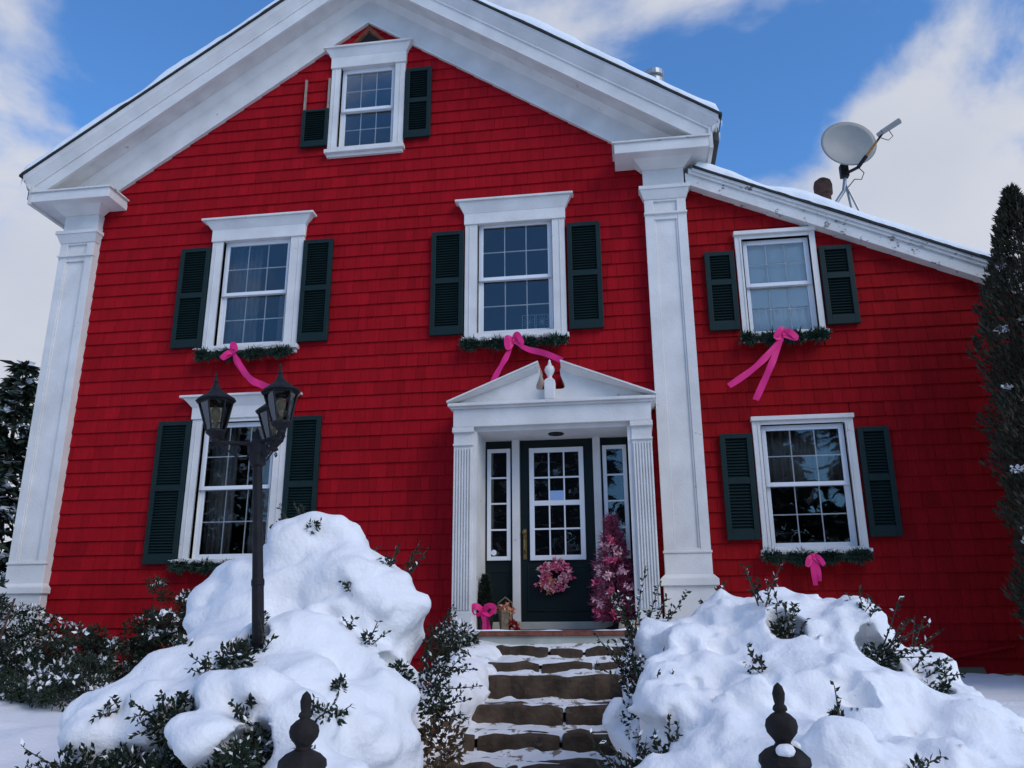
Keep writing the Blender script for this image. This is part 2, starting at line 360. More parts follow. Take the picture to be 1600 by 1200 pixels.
# wall sheet with openings
def wall():
    xs = sorted({XL+.02, .60, WX} | {v for o in openings for v in o[:2]}); zs = sorted({.4, 11.0} | {v for o in openings for v in o[2:]})
    for x0, x1, nm in ((XL+.02, .60, 'main'), (.60, WX, 'wing')):
        bm = bmesh.new(); cache = {}
        gx = [x for x in xs if x0-1e-6 <= x <= x1+1e-6]
        def V(x, z):
            if (x, z) not in cache: cache[(x, z)] = bm.verts.new((x, .012, z))
            return cache[(x, z)]
        for a, b in zip(gx, gx[1:]):
            for c, d in zip(zs, zs[1:]):
                mx, mz = (a+b)/2, (c+d)/2
                if any(o[0] < mx < o[1] and o[2] < mz < o[3] for o in openings): continue
                bm.faces.new([V(a, c), V(b, c), V(b, d), V(a, d)])
        if nm == 'main':
            for s in (-1, 1):
                bmesh.ops.bisect_plane(bm, geom=bm.verts[:]+bm.edges[:]+bm.faces[:], plane_co=(CX, 0, RED+.42), plane_no=(s*SL, 0, 1), clear_outer=True)
        else:
            bmesh.ops.bisect_plane(bm, geom=bm.verts[:]+bm.edges[:]+bm.faces[:], plane_co=(1.036, 0, 6.641+.1), plane_no=(.464, 0, 1), clear_outer=True)
        bmesh.ops.solidify(bm, geom=bm.faces[:], thickness=.16)
        me = bpy.data.meshes.new('wall'); bm.to_mesh(me); bm.free(); me.materials.append(MT['red'] if nm == 'main' else MT['redw'])
        o = bpy.data.objects.new('front_wall', me); link(o, HOUSE); o.location = -HOUSE.location
        yield o
WALL, WWALL = wall()
# back, sides, floors: a closed dark interior
b = MB(); b.box(XL+.03, XL+.15, .18, 9, .4, 7.15).box(.60, .70, .20, 8.9, .4, 6.9)
part(b, 'side_wall', 'room'); 
b = MB(); b.box(WX-.14, WX-.01, .18, 7.2, .4, 4.95); part(b, 'side_wall', 'redw')
b = MB(); b.prism([(XL+.03, .4), (.84, .4), (.84, 7.05), (CX, 9.95), (XL+.03, 7.1)], 9.0, 9.12).prism([(.84, .4), (WX-.01, .4), (WX-.01, 5.0), (.84, 6.65)], 7.2, 7.3)
part(b, 'back_wall', 'red')
b = MB(); b.box(XL+.16, .59, .2, 8.95, 4.15, 4.4).box(.71, WX-.15, .2, 7.15, 4.05, 4.25).box(XL+.16, .59, .2, 8.95, 7.0, 7.12).box(XL+.16, .59, .75, 8.95, 1.35, 1.5).box(XL+.16, .59, 3.2, 3.3, 1.5, 7.0).box(.71, WX-.15, 2.8, 2.9, 1.5, 6.2)
part(b, 'interior_floor', 'room')
# foundation of rough stones under the shingles
b = MB()
b.box(XL+.06, -2.1, .03, .2, .3, WB-.02).box(.35, WX-.05, .03, .2, .3, WB-.02)
FOUND = part(b, 'foundation', 'found')
for xa, xb, zt in ((2.50, 2.92, 1.02), (2.95, 3.52, 1.14), (3.55, 3.86, 1.08), (3.9, 4.35, 1.15)):
    b = MB(); b.frus((xa, xb, -.05, .05, .75), (xa+.06, xb-.07, -.01, .05, zt)); b.build('foundation_stone', 'found', FOUND, bevel=.05)
# sloping skirt board with a line of snow at the foot of the wing
b = MB(); b.prism([(2.45, 1.10), (3.75, 1.325), (3.75, 1.355), (2.45, 1.135)], -.06, -.022); part(b, 'skirt_board', 'redw')

# ---- shingles
EXPO = .169
uw = MB(); uw.add([(0, -.022, 0), (1, -.022, 0), (1, 0, 0), (0, 0, 0), (0, -.004, 1), (1, -.004, 1), (1, 0, 1), (0, 0, 1)],
                  [(0,3,2,1),(4,5,6,7),(0,1,5,4),(1,2,6,5),(2,3,7,6),(3,0,4,7)])
def unit_mesh(m):
    me = bpy.data.meshes.new('shingle'); me.from_pydata(uw.v, [], uw.f); me.materials.append(MT[m]); return me
UM = {'red': unit_mesh('red'), 'redw': unit_mesh('redw')}
clipr = []
for w in WIN.values():
    c = w['c']; top = w['head'][1]-.05 if w['head'] else c[3]+.03
    clipr.append((c[0]+.02, c[1]-.02, c[2]-.06, top))
clipr.append((DX-1.07, DX+1.07, .5, 3.93))
def shingles(x0, x1, top, m):
    out = []; k = 0; z = WB
    while z < 9.8:
        z1 = z+EXPO; x = x0; k += 1
        x -= random.random()*.15; row = []
        while x < x1:
            w_ = random.choice((.10, .13, .155, .17, .19, .22))*random.uniform(.92, 1.08)
            row.append((max(x, x0), min(x+w_-.0028, x1))); x += w_
        rects = [c for c in clipr if c[2] < z1 and c[3] > z]
        for a, b in row:
            segs = [(a, b)]
            for c in rects:
                ns = []
                for s, e in segs:
                    cuts = [s]+[v for v in (c[0], c[1]) if s < v < e]+[e]
                    ns += list(zip(cuts, cuts[1:]))
                segs = ns
            for s, e in segs:
                if e-s < .012: continue
                za, zb = z, z1
                for c in rects:
                    if c[0]-1e-6 <= s and e <= c[1]+1e-6:
                        if c[2] <= za and c[3] >= zb: za = zb
                        elif c[2] <= za: za = max(za, c[3])
                        elif c[3] >= zb: zb = min(zb, c[2])
                if zb-za < .01: continue
                if top(s) < za and top(e) < za: continue
                dz = random.uniform(-.0012, .0012)
                out.append((s, e, za+dz, zb+.012, random.uniform(.90, 1.10)))
        z = z1
    return out
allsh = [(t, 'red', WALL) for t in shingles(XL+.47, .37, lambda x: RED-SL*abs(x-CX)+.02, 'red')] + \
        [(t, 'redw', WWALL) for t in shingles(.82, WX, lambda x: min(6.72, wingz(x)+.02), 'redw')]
def shown(t):
    (s, e, za, zb, th), m, par = t
    cx, cz = (s+e)/2, (za+zb)/2; d = (cx-CAM.x)**2+CAM.y**2+(cz-CAM.z)**2
    if cz < 2.3 and (cx < -1.95 or .9 < cx < 2.4): return 0          # behind shrubs
    if cz < 2.9 and cx < -2.4 or cx > 3.3 or .3 < cx < .85: return 0
    for w in WIN.values():
        c = w['c']
        if c[0]-.45 < cx < c[1]+.45 and c[2] < cz < c[3]: return 0   # behind shutters
    return (e-s)*(zb-za)/d
allsh.sort(key=shown, reverse=True)
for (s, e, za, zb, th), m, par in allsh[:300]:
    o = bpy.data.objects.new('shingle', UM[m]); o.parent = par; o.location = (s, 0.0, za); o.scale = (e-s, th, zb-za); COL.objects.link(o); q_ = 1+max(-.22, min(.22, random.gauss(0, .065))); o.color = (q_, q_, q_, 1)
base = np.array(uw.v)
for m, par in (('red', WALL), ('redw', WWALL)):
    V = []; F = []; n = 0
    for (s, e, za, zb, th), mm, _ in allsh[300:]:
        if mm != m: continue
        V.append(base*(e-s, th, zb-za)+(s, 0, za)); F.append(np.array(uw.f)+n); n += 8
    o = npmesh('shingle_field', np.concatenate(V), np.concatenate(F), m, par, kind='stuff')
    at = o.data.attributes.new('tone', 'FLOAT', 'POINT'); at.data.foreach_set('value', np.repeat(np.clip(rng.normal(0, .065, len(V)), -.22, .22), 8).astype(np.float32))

# ---- corner pilasters
def pilaster(x0, x1):
    y = -.14; zt = 6.54; zb = 2.32
    b = MB(); b.box(x0, x1, -.112, .0, .5, 6.98)
    P = part(b, 'corner_pilaster', 'white', bevel=.004)
    s = .105; e = .003
    b = MB(); b.box(x0-e, x0+s, y, -.1121, zb, zt).box(x1-s, x1+e, y, -.1121, zb, zt)
    b.box(x0+s, x1-s, y+.004, -.1121, 6.515, zt).box(x0+s, x1-s, y+.004, -.1121, 6.27, 6.37).box(x0+s, x1-s, y+.004, -.1121, zb, zb+.03)
    b.box(x0+s, x0+s+.02, y+.012, -.1121, zb+.03, 6.27).box(x1-s-.02, x1-s, y+.012, -.1121, zb+.03, 6.27)
    b.build('panel_frame', 'white', P, bevel=.004)
    b = MB(); b.box(x0-.012, x1+.012, y-.025, -.1, 6.335, 6.36)
    b.frus((x0-.008, x1+.008, y-.008, -.05, 6.54), (x0-.05, x1+.05, y-.055, -.05, 6.655)).box(x0-.06, x1+.06, y-.065, -.05, 6.655, 6.705)
    b.box(x0-.003, x1+.003, y+.01, -.05, 6.705, 6.98)
    b.frus((x0-.01, x1+.01, y-.01, -.05, 6.95), (x0-.12, x1+.12, y-.15, -.05, 7.055))
    b.build('capital', 'white', P, bevel=.005)
    b = MB(); b.box(x0-.015, x1+.015, y-.02, -.1, 2.295, 2.325).box(x0-.006, x1+.006, y-.006, -.1, 2.06, 2.295)
    b.frus((x0-.055, x1+.055, y-.06, -.05, 2.03), (x0-.01, x1+.01, y-.012, -.05, 2.075)).box(x0-.06, x1+.06, y-.065, -.05, 1.955, 2.03).box(x0-.03, x1+.03, y-.03, -.05, .6, 1.955)
    b.build('base', 'white', P, bevel=.008)
pilaster(XL, XL+.49); pilaster(.35, .84)

# ---- rake cornice, returns, roof
def band(b, h0, h1, a, c, y0, y1):
    for s in (-1, 1):
        b.prism([(CX+s*h0, a-SL*h0), (CX+s*h1, a-SL*h1), (CX+s*h1, c-SL*h1), (CX+s*h0, c-SL*h0)], y0, y1)
def sband(b, h1, lo, hi, thick=.05):    # sloping crown from (y,off) lo to hi
    (ya, oa), (yb, ob) = lo, hi
    for s in (-1, 1):
        vs = []
        for h in (0, h1):
            for (yy, oo) in ((ya, oa), (yb, ob), (yb+thick, ob), (ya+thick, oa)): vs.append((CX+s*h, yy, oo-SL*h))
        b.add(vs, [(0,1,2,3),(4,7,6,5),(0,4,5,1),(1,5,6,2),(2,6,7,3),(3,7,4,0)])
HT = 4.60
b = MB(); band(b, 0, 4.14, RED, 10.20, -.052, .0); RK = part(b, 'rake_frieze', 'white')
b = MB(); band(b, 0, 4.12, RED+.0, RED+.035, -.066, -.0521); b.build('frieze_bead', 'white', RK)
b = MB(); band(b, 0, 4.30, 10.165, 10.22, -.355, -.0523); b.build('rake_soffit', 'soffit', RK)
b = MB(); sband(b, 4.2, (-.054, 10.06), (-.13, 10.163), .03); b.build('bed_moulding', 'white', RK)
b = MB(); band(b, 0, HT-.10, 10.13, 10.315, -.40, -.3551); b.build('rake_fascia', 'white', RK)
b = MB(); band(b, 0, HT-.08, 10.315, 10.345, -.418, -.36); sband(b, HT-.04, (-.405, 10.345), (-.47, 10.455), .04); sband(b, HT-.02, (-.47, 10.455), (-.495, 10.535), .06); b.build('rake_crown', 'white', RK, bevel=.006)
b = MB(); band(b, 0, HT+.02, 10.537, 10.565, -.515, 9.2); ROOF = part(b, 'roof', 'roof')
b = MB(); band(b, 0.0, HT-.02, 10.25, 10.536, -.35, 9.15); b.build('roof_deck', 'room', ROOF)
# eave boxes with the returns
for s in (-1, 1):
    X = lambda h: CX+s*h
    bx = lambda b, h0, h1, *r: b.box(min(X(h0), X(h1)), max(X(h0), X(h1)), *r)
    b = MB(); bx(b, 3.325, 4.46, -.42, -.0, 7.045, 7.18); ER = part(b, 'eave_return', 'white', bevel=.006)
    b = MB(); bx(b, 3.30, 4.475, -.445, -.0, 7.181, 7.20); b.build('return_cap', 'peel', ER)
    b = MB(); bx(b, 4.14, 4.46, .0001, 9.1, 7.05, 7.18); bx(b, 4.455, 4.50, -.425, 9.1, 7.02, 7.30); b.build('eave_box', 'soffit', ER)
    b = MB(); bx(b, 4.05, 4.15, .001, 9.1, 6.70, 7.05); b.build('side_frieze', 'white', ER)
    vs = [(X(4.50), y, z) for y in (-.44, 9.1) for z in (7.24, 7.30)]+[(X(HT), y, z) for y in (-.44, 9.1) for z in (7.36, 7.40)]
    b = MB(); b.add(vs, [(0,1,5,4),(2,6,7,3),(0,2,3,1),(4,5,7,6),(1,3,7,5),(0,4,6,2)]); b.build('eave_crown', 'white', ER)
for k, (x, y, l) in enumerate([(-7.93, -.45, .10), (-7.92, -.3, .14), (-7.91, -.1, .18), (-7.92, .1, .12), (1.31, -.4, .09), (1.31, -.15, .12)]):
    b = MB(); b.tube([(x, y, 7.385), (x, y, 7.385-l*.5), (x, y, 7.385-l)], [.010, .006, .001], 6); b.build('icicle', 'ice', ROOF)
# wing roof
def wband(b, a, c, y0, y1, x0=1.0, x1=4.66):
    b.prism([(x0, wingz(x0)+a), (x1, wingz(x1)+a), (x1, wingz(x1)+c), (x0, wingz(x0)+c)], y0, y1)
b = MB(); wband(b, 0, .15, -.14, .0, .86); WR = part(b, 'wing_rake_fascia', 'peel', bevel=.004)
b = MB(); wband(b, .15, .215, -.165, .0, .90); wband(b, .19, .23, -.185, -.166, .94); b.build('wing_rake_moulding', 'peel', WR, bevel=.004)
b = MB(); wband(b, .231, .255, -.205, 7.4, .95, 4.7); WROOF = part(b, 'wing_roof', 'roof')
b = MB(); wband(b, .05, .23, .001, 7.35, .86, 4.64); b.build('roof_deck', 'room', WROOF)
# vent pipes on the roofs
b = MB(); b.lathe([(.095, 0), (.095, .82), (.135, .84), (.135, .90), (.10, .93), (.10, .955), (.14, .96), (.14, 1.03), (.05, 1.06)], (.60, .5, 7.78), 18)
part(b, 'vent_pipe', 'steel', ROOF, smooth=False)
b = MB(); b.lathe([(.085, -.2), (.085, .46), (.11, .48), (.115, .60), (.10, .66), (.05, .70)], (2.62, .5, 6.30), 18)
part(b, 'vent_pipe', 'rustpipe', WROOF)
# gable vent gone to bare wood
b = MB(); b.prism([(-3.60, 9.29), (-2.98, 9.29), (-3.30, 9.64)], -.045, -.01); GV = part(b, 'gable_vent', 'rust')
b = MB(); b.prism([(-3.50, 9.295), (-3.06, 9.295), (-3.295, 9.52)], -.049, -.0451); b.build('vent_painted_shade', 'dark', GV)  # solid black triangle on the board; the hole's shade is painted, not cut
b = MB(); b.tube([(-3.55, -.05, 9.30), (-3.31, -.05, 9.545), (-3.27, -.05, 9.54), (-3.05, -.05, 9.30)], .014, 6); b.build('vent_trim', 'rust', GV)

# ---- windows
def rframe(b, x0, x1, z0, z1, t, y0, y1, tb=None):
    tb = tb or t
    b.box(x0, x0+t, y0, y1, z0, z1).box(x1-t, x1, y0, y1, z0, z1).box(x0+t, x1-t, y0+.0004, y1, z1-t, z1).box(x0+t, x1-t, y0+.0004, y1, z0, z0+tb)
def window(key, label):
    w = WIN[key]; cx0, cx1, cz0, cz1 = w['c']; g0, g1, gz0, gm, gz1 = w['g']; i0, i1, k0, k1 = g0-.058, g1+.058, gz0-.058, gz1+.058
    b = MB(); b.box(cx0, i0, -.05, .02, cz0, cz1).box(i1, cx1, -.05, .02, cz0, cz1)
    if k1 < cz1: b.box(i0, i1, -.048, .02, k1, cz1)
    if k0 > cz0: b.box(i0, i1, -.048, .02, cz0, k0)
    b.box(i0-.012, i0+.0, -.05, .15, k0, k1).box(i1, i1+.012, -.05, .15, k0, k1).box(i0-.012, i1+.012, -.046, .15, k1, k1+.02).box(i0-.012, i1+.012, -.046, .15, k0-.02, k0)
    b.box(cx0+.055, cx0+.067, -.058, -.0501, cz0, cz1).box(cx1-.067, cx1-.055, -.058, -.0501, cz0, cz1)
    WN = part(b, 'window', 'white', bevel=.004); WN['label'] = label
    b = MB(); b.box(cx0-.025, cx1+.025, -.10, .0, cz0-.055, cz0).box(cx0, cx1, -.055, 0, cz0-.1, cz0-.055); b.build('sill', 'white', WN, bevel=.006)
    if w['head']:
        h0, h1, ov = w['head']
        b = MB(); b.box(cx0-.012, cx1+.012, -.07, .0, cz1, h0)
        b.frus((cx0-.014, cx1+.014, -.072, 0, h0-.03), (cx0-ov*.75, cx1+ov*.75, -.072-ov*.42, 0, h1-.03)).box(cx0-ov, cx1+ov, -.085-ov*.5, 0, h1-.03, h1)
        b.build('cornice', 'white', WN, bevel=.006)
    else:
        b = MB(); b.box(cx0-.01, cx1+.01, -.085, 0, cz1+.001, cz1+.05); b.build('cornice', 'white', WN, bevel=.005)
    # sashes
    for lo, hi, y in ((gm, gz1, .012), (gz0, gm, .052)):
        b = MB(); up_ = lo == gm
        z0, z1 = (gm-.022, k1) if up_ else (k0, gm+.012)
        t = .056
        b.box(i0, i0+t, y, y+.035, z0, z1).box(i1-t, i1, y, y+.035, z0, z1)
        b.box(i0+t, i1-t, y+.001, y+.034, z1-(t if up_ else .03), z1).box(i0+t, i1-t, y+.001, y+.034, z0, z0+(.046 if up_ else t))
        SA = b.build('sash', 'vinyl', WN, bevel=.004)
        a0, a1, c0, c1 = i0+t, i1-t, z0+(.046 if up_ else t), z1-(t if up_ else .03)
        m_ = MB(); tw = .0068
        for k in (1, 2):
            xm = a0+(a1-a0)*k/3; m_.box(xm-tw, xm+tw, y+.022, y+.031, c0, c1)
        zm = (c0+c1)/2; m_.box(a0, a1, y+.0225, y+.0305, zm-tw, zm+tw); m_.build('muntins', 'grille', WN)
        pw, ph = (a1-a0)/3, (c1-c0)/2
        pm = MB(); pm.box(-pw/2+.004, pw/2-.004, -.002, .002, -ph/2+.004, ph/2-.004)
        first = None
        for i in range(3):
            for j in range(2):
                loc = (a0+pw*(i+.5), y+.018, c0+ph*(j+.5))
                if first is None: o = pm.build('pane', 'glass', WN); first = o
                else: o = first.copy(); COL.objects.link(o)
                o.location = loc; o.rotation_euler = (random.uniform(-.006, .006), 0, random.uniform(-.006, .006))
    return WN
WO = {}
for key, lab in (('attic', 'small attic window under the gable peak'), ('ul', 'upper window above the lamp post'), ('uc', 'upper window above the door pediment'),
                 ('ll', 'tall ground floor window behind the lamp post'), ('ur', 'upper wing window with cream blind'), ('lr', 'ground floor wing window above snowy shrub')):
    WO[key] = window(key, lab)
def folds(name, m, x0, x1, z0, z1, y, n, amp, par):
    xs = np.linspace(x0, x1, n*6+1); V = []; 
    for z in (z0, z1):
        V += [(x, y+amp*math.sin(i*1.05)+(.01*random.random()), z) for i, x in enumerate(xs)]
    k = len(xs); F = [(i, i+1, k+i+1, k+i) for i in range(k-1)]
    o = npmesh(name, V, F, m, par, smooth=True); sm = o.modifiers.new('s', 'SOLIDIFY'); sm.thickness = .004; return o
g = WIN['ur']['g']; b = MB(); b.box(g[0]-.05, g[1]+.05, .095, .099, g[2]+.30, g[4]+.05); b.build('window_blind', 'blind', WO['ur'])
folds('curtain', 'blind', g[0]-.05, g[1]+.05, g[2]-.05, g[2]+.5, .118, 9, .012, WO['ur'])
g = WIN['ul']['g']; folds('curtain', 'curtain', g[0]-.06, g[0]+.36, g[2]-.1, g[4]+.05, .24, 6, .025, WO['ul']); folds('curtain', 'curtain', g[1]-.16, g[1]+.06, g[2]-.1, g[3]+.05, .24, 4, .025, WO['ul'])
g = WIN['lr']['g']; folds('curtain', 'curtain', g[0]-.06, g[1]+.06, g[3]+.06, g[4]+.05, .24, 10, .02, WO['lr'])
g = WIN['ll']['g']; folds('curtain', 'curtain', g[0]-.06, g[0]+.30, g[2]-.1, g[4]+.05, .24, 5, .02, WO['ll']); folds('curtain', 'curtain', g[1]-.30, g[1]+.06, g[2]-.1, g[4]+.05, .24, 5, .02, WO['ll'])
g = WIN['uc']['g']; b = MB()   # small wrought ornament on the sill inside
for k in range(2):
    for a in range(6):
        t0 = a*math.pi/6; c = (-1.13+k*.17, .17, 5.15)
        b.tube([(c[0]-.07*math.cos(t0), c[1], c[2]-.085*math.sin(t0)), (c[0]+.07*math.cos(t0), c[1], c[2]+.085*math.sin(t0))], .004, 5)
    rframe(b, -1.21+k*.17, -1.05+k*.17, 5.05, 5.25, .01, .165, .175)
b.build('window_ornament', 'dish', WO['uc'])

# ---- shutters
def shutter(x0, x1, z0, z1, mid=None, broken=None, label=None):
    mid = mid or (z0+z1)/2+.02; y0, y1 = -.075, -.03; t = .058
    b = MB()
    if broken:
        b.box(x0, x0+t*.8, y0, y1, z0, broken).box(x1-t*.8, x1, y0, y1, z0, broken).box(x0+t*.8, x1-t*.8, y0, y1, z0, z0+.09).box(x0+t*.8, x1-t*.8, y0, y1, broken-.035, broken)
        secs = [(z0+.09, broken-.035)]
    else:
        b.box(x0, x0+t, y0, y1, z0, z1).box(x1-t, x1, y0, y1, z0, z1).box(x0+t, x1-t, y0, y1, z1-.055, z1).box(x0+t, x1-t, y0, y1, z0, z0+.11).box(x0+t, x1-t, y0, y1, mid-.035, mid+.035)
        secs = [(z0+.11, mid-.035), (mid+.035, z1-.055)]
    SH = part(b, 'shutter', 'green', bevel=.004)
    if label: SH['label'] = label
    m_ = MB()
    for c, d in secs:
        n = int((d-c)/.033)
        for i in range(n):
            z = c+(i+.5)*(d-c)/n
            m_.add([(x0+t*.8, y0+.010, z-.017), (x1-t*.8, y0+.010, z-.017), (x1-t*.8, y0+.014, z-.019), (x0+t*.8, y0+.014, z-.019), (x0+t*.8, y1-.006, z+.016), (x1-t*.8, y1-.006, z+.016), (x1-t*.8, y1-.002, z+.014), (x0+t*.8, y1-.002, z+.014)],
                   [(0,3,2,1),(4,5,6,7),(0,1,5,4),(1,2,6,5),(2,3,7,6),(3,0,4,7)])
    m_.box(x0+t*.8, x1-t*.8, y1-.0015, y1+.001, z0+.05, (broken or z1)-.03)
    m_.build('louvers', 'green', SH)
    if broken:
        b = MB(); b.box(x0+.005, x0+.028, y0+.01, y1, broken+.001, z1); b.build('bare_stile', 'wood', SH)
        b = MB(); b.box(x1-.03, x1-.006, y0+.01, y1, broken+.001, z1-.01); b.build('bare_stile', 'wood', SH)
    return SH
shutter(-4.175, -3.805, 7.76, 8.83, broken=8.335, label='broken attic shutter with its upper louvers missing')
shutter(-2.735, -2.38, 7.765, 8.845, 8.335)
shutter(-5.715, -5.305, 4.98, 6.37); shutter(-4.022, -3.625, 4.975, 6.37)
shutter(-2.32, -1.908, 4.96, 6.35); shutter(-.612, -.200, 4.945, 6.345)
shutter(1.02, 1.365, 4.83, 5.825, 5.43); shutter(2.333, 2.695, 4.832, 5.81, 5.43)
shutter(1.03, 1.378, 2.43, 3.60, 3.07); shutter(2.503, 2.83, 2.437, 3.625, 3.065)
shutter(-5.745, -5.318, 2.28, 4.017, 3.18); shutter(-4.045, -3.635, 2.30, 4.015, 3.18)

# ---- entrance
b = MB(); b.box(DX-1.10, DX+1.10, -.47, -.0, 3.70, 3.905).box(DX-.875, DX+.875, -.0001, .14, 3.70, 3.80); DS = part(b, 'door_surround', 'white', bevel=.004)
b = MB(); b.box(DX-.875, DX+.875, -.40, .139, 3.655, 3.699); b.build('porch_ceiling', 'white', DS)
b = MB(); b.box(DX-1.125, DX+1.125, -.50, 0, 3.9052, 3.93).box(DX-1.155, DX+1.155, -.535, 0, 3.93, 3.965); b.build('cornice', 'white', DS, bevel=.005)
for s in (-1, 1):
    X = lambda h: DX+s*h
    bx = lambda b, h0, h1, *r: b.box(min(X(h0), X(h1)), max(X(h0), X(h1)), *r)
    b = MB(); bx(b, .88, 1.095, -.44, -.0, 1.46, 3.699); bx(b, .835, .8799, -.42, .139, 1.46, 3.66)
    PL = b.build('pilaster', 'white', DS)
    b = MB()
    for k in range(7):
        h = .892+k*.0305; bx(b, h, h+.016, -.458, -.4401, 1.72, 3.46)
    bx(b, .876, 1.10, -.462, -.4401, 1.46, 1.70); b.build('fluting', 'white', PL, bevel=.003)
    b = MB(); bx(b, .865, 1.11, -.475, -.0, 3.64, 3.698); bx(b, .872, 1.102, -.462, -.0, 3.49, 3.515); b.build('capital', 'white', PL, bevel=.005)
    # pediment half, with the scooped cut beside the urn
    zr = lambda h: 3.967+(1.12-h)*.407
    scoop = [(.125, zr(.125)), (.112, 4.33), (.118, 4.27), (.142, 4.21), (.160, 4.165), (.162, 4.13), (.145, 4.112), (.11, 4.108), (.061, 4.11), (.061, 3.967)]
    poly = [(X(h), z) for h, z in [(1.10, 3.967), (1.10, zr(1.10))]+scoop]
    b = MB(); b.prism(poly, -.42, -.02); PD = b.build('pediment', 'white', DS)
    b = MB()
    for (ya, oa, yb, ob) in ((-.4202, -.075, -.50, -.03), (-.50, -.03, -.535, .0)):
        vs = []
        for h in (.128, 1.155):
            for yy, oo in ((ya, oa), (yb, ob), (-.4201, ob), (-.4201, oa)): vs.append((X(h), yy, max(zr(h)+oo+.02, 3.966)))
        b.add(vs, [(0,1,2,3),(4,7,6,5),(0,4,5,1),(1,5,6,2),(2,6,7,3),(3,7,4,0)])
    vs = []
    for h in (.125, 1.165):
        for yy in (-.55, -.02):
            for dz in (.022, .042): vs.append((X(h), yy, zr(h)+dz))
    b.add(vs, [(0,1,3,2),(4,6,7,5),(0,4,5,1),(2,3,7,6),(1,5,7,3),(0,2,6,4)])
    b.build('raking_moulding', 'white', PD)
b = MB(); b.box(DX-.06, DX+.06, -.53, -.40, 3.9655, 4.19).frus((DX-.06, DX+.06, -.53, -.40, 4.19), (DX-.035, DX+.035, -.50, -.43, 4.215))
UR = b.build('urn_pedestal', 'white', DS, bevel=.01)
b = MB(); b.lathe([(.03, 0), (.034, .012), (.022, .025), (.03, .045), (.052, .085), (.057, .115), (.045, .15), (.02, .165), (.024, .175), (.015, .195), (.012, .22), (.002, .235)], (DX, -.465, 4.213), 18)
b.build('urn_finial', 'white', DS, smooth=True)
b = MB(); b.lathe([(.085, 0), (.09, .005), (.09, .012)], (DX+.03, -.17, 3.6425), 20); b.build('ceiling_light', 'iron', DS)
# door and sidelights
YD = .14
b = MB(); b.box(DX-.427, DX+.427, YD, YD+.04, 1.60, 3.655); DOOR = part(b, 'door', 'door', bevel=.004)
b = MB(); b.box(DX-.32, DX+.32, YD-.006, YD-.0001, 1.74, 2.18); rframe(b, DX-.35, DX+.35, 1.71, 2.21, .03, YD-.012, YD-.0002); b.build('door_panel', 'door', DOOR, bevel=.004)
def glazed(x0, x1, z0, z1, t, cols, rows, par, split=None):
    b = MB(); rframe(b, x0, x1, z0, z1, t, YD-.03, YD-.0001); b.build('glazing_frame', 'vinyl', par, bevel=.004)
    a0, a1, c0, c1 = x0+t, x1-t, z0+t, z1-t; m_ = MB()
    for k in range(1, cols): xm = a0+(a1-a0)*k/cols; m_.box(xm-.008, xm+.008, YD-.019, YD-.004, c0, c1)
    zs = [c0+(c1-c0)*k/rows for k in range(rows+1)]
    for k in range(1, rows):
        hw = .028 if split == k else .009; m_.box(a0, a1, YD-.021, YD-.003, zs[k]-hw, zs[k]+hw)
        if cols == 1: m_.build('muntin', 'vinyl', par); m_ = MB()
    if cols > 1: m_.build('muntins', 'vinyl', par)
    b = MB(); b.box(a0, a1, YD-.0018, YD-.0008, c0, c1); b.build('dark_backing', 'dark', par)  # black sheet paints the unlit interior behind the panes
    pw, ph = (a1-a0)/cols, (c1-c0)/rows; pm = MB(); pm.box(-pw/2+.003, pw/2-.003, -.001, .001, -ph/2+.003, ph/2-.003); first = None
    for i in range(cols):
        for j in range(rows):
            if first is None: o = pm.build('pane', 'glass', par); first = o
            else: o = first.copy(); COL.objects.link(o)
            o.location = (a0+pw*(i+.5), YD-.011, c0+ph*(j+.5)); o.rotation_euler = (random.uniform(-.01, .01), 0, random.uniform(-.01, .01))
glazed(DX-.316, DX+.316, 2.265, 3.555, .055, 3, 4, DOOR, 2)
b = MB(); b.box(DX-.085, DX+.085, YD-.016, YD-.0125, 2.935, 3.05); b.build('sign', 'sign', DOOR)['label'] = 'pale blue notice stuck inside the door glass'
b = MB(); b.box(DX-.395, DX-.355, YD-.012, YD-.0003, 2.28, 2.62).tube([(DX-.375, YD-.012, 2.52), (DX-.375, YD-.07, 2.50), (DX-.375, YD-.07, 2.38), (DX-.375, YD-.012, 2.35)], .009, 8); b.lathe([(.0, -.02), (.024, -.015), (.026, .0), (.024, .015), (0, .02)], (DX-.375, YD-.05, 2.58), 12); b.build('door_handle', 'brass', DOOR)
for s in (-1, 1):
    xa, xb = sorted((DX+s*.515, DX+s*.834))
    b = MB(); b.box(xa, xb, YD+.004, YD+.04, 1.60, 3.655); SLT = part(b, 'sidelight', 'door')
    b = MB(); rframe(b, xa+.04, xb-.04, 1.68, 2.16, .025, YD-.004, YD+.0039); b.build('sidelight_panel', 'door', SLT, bevel=.003)
    glazed(xa+.022, xb-.022, 2.27, 3.56, .045, 1, 4, SLT)
    if s < 0:
        b = MB(); b.lathe([(.001, 0), (.032, .001), (.032, .003)], (0, 0, 0), 14); o = b.build('sticker', 'vinyl', SLT); o.rotation_euler = (math.pi/2, 0, 0); o.location = (xa+.10, YD-.014, 2.36)
    xa, xb = sorted((DX+s*.428, DX+s*.514)); b = MB(); b.box(xa, xb, YD-.06, YD+.04, 1.60, 3.655); b.build('door_mullion', 'white', DS, bevel=.005)
b = MB(); b.box(DX-.86, DX+.86, YD-.08, YD+.04, 1.515, 1.599); b.build('threshold', 'board', DS, bevel=.006)
b = MB(); b.box(DX-1.05, DX+1.05, -.52, YD-.0805, 1.455, 1.512); PF = part(b, 'porch_floor', 'brick', bevel=.01)
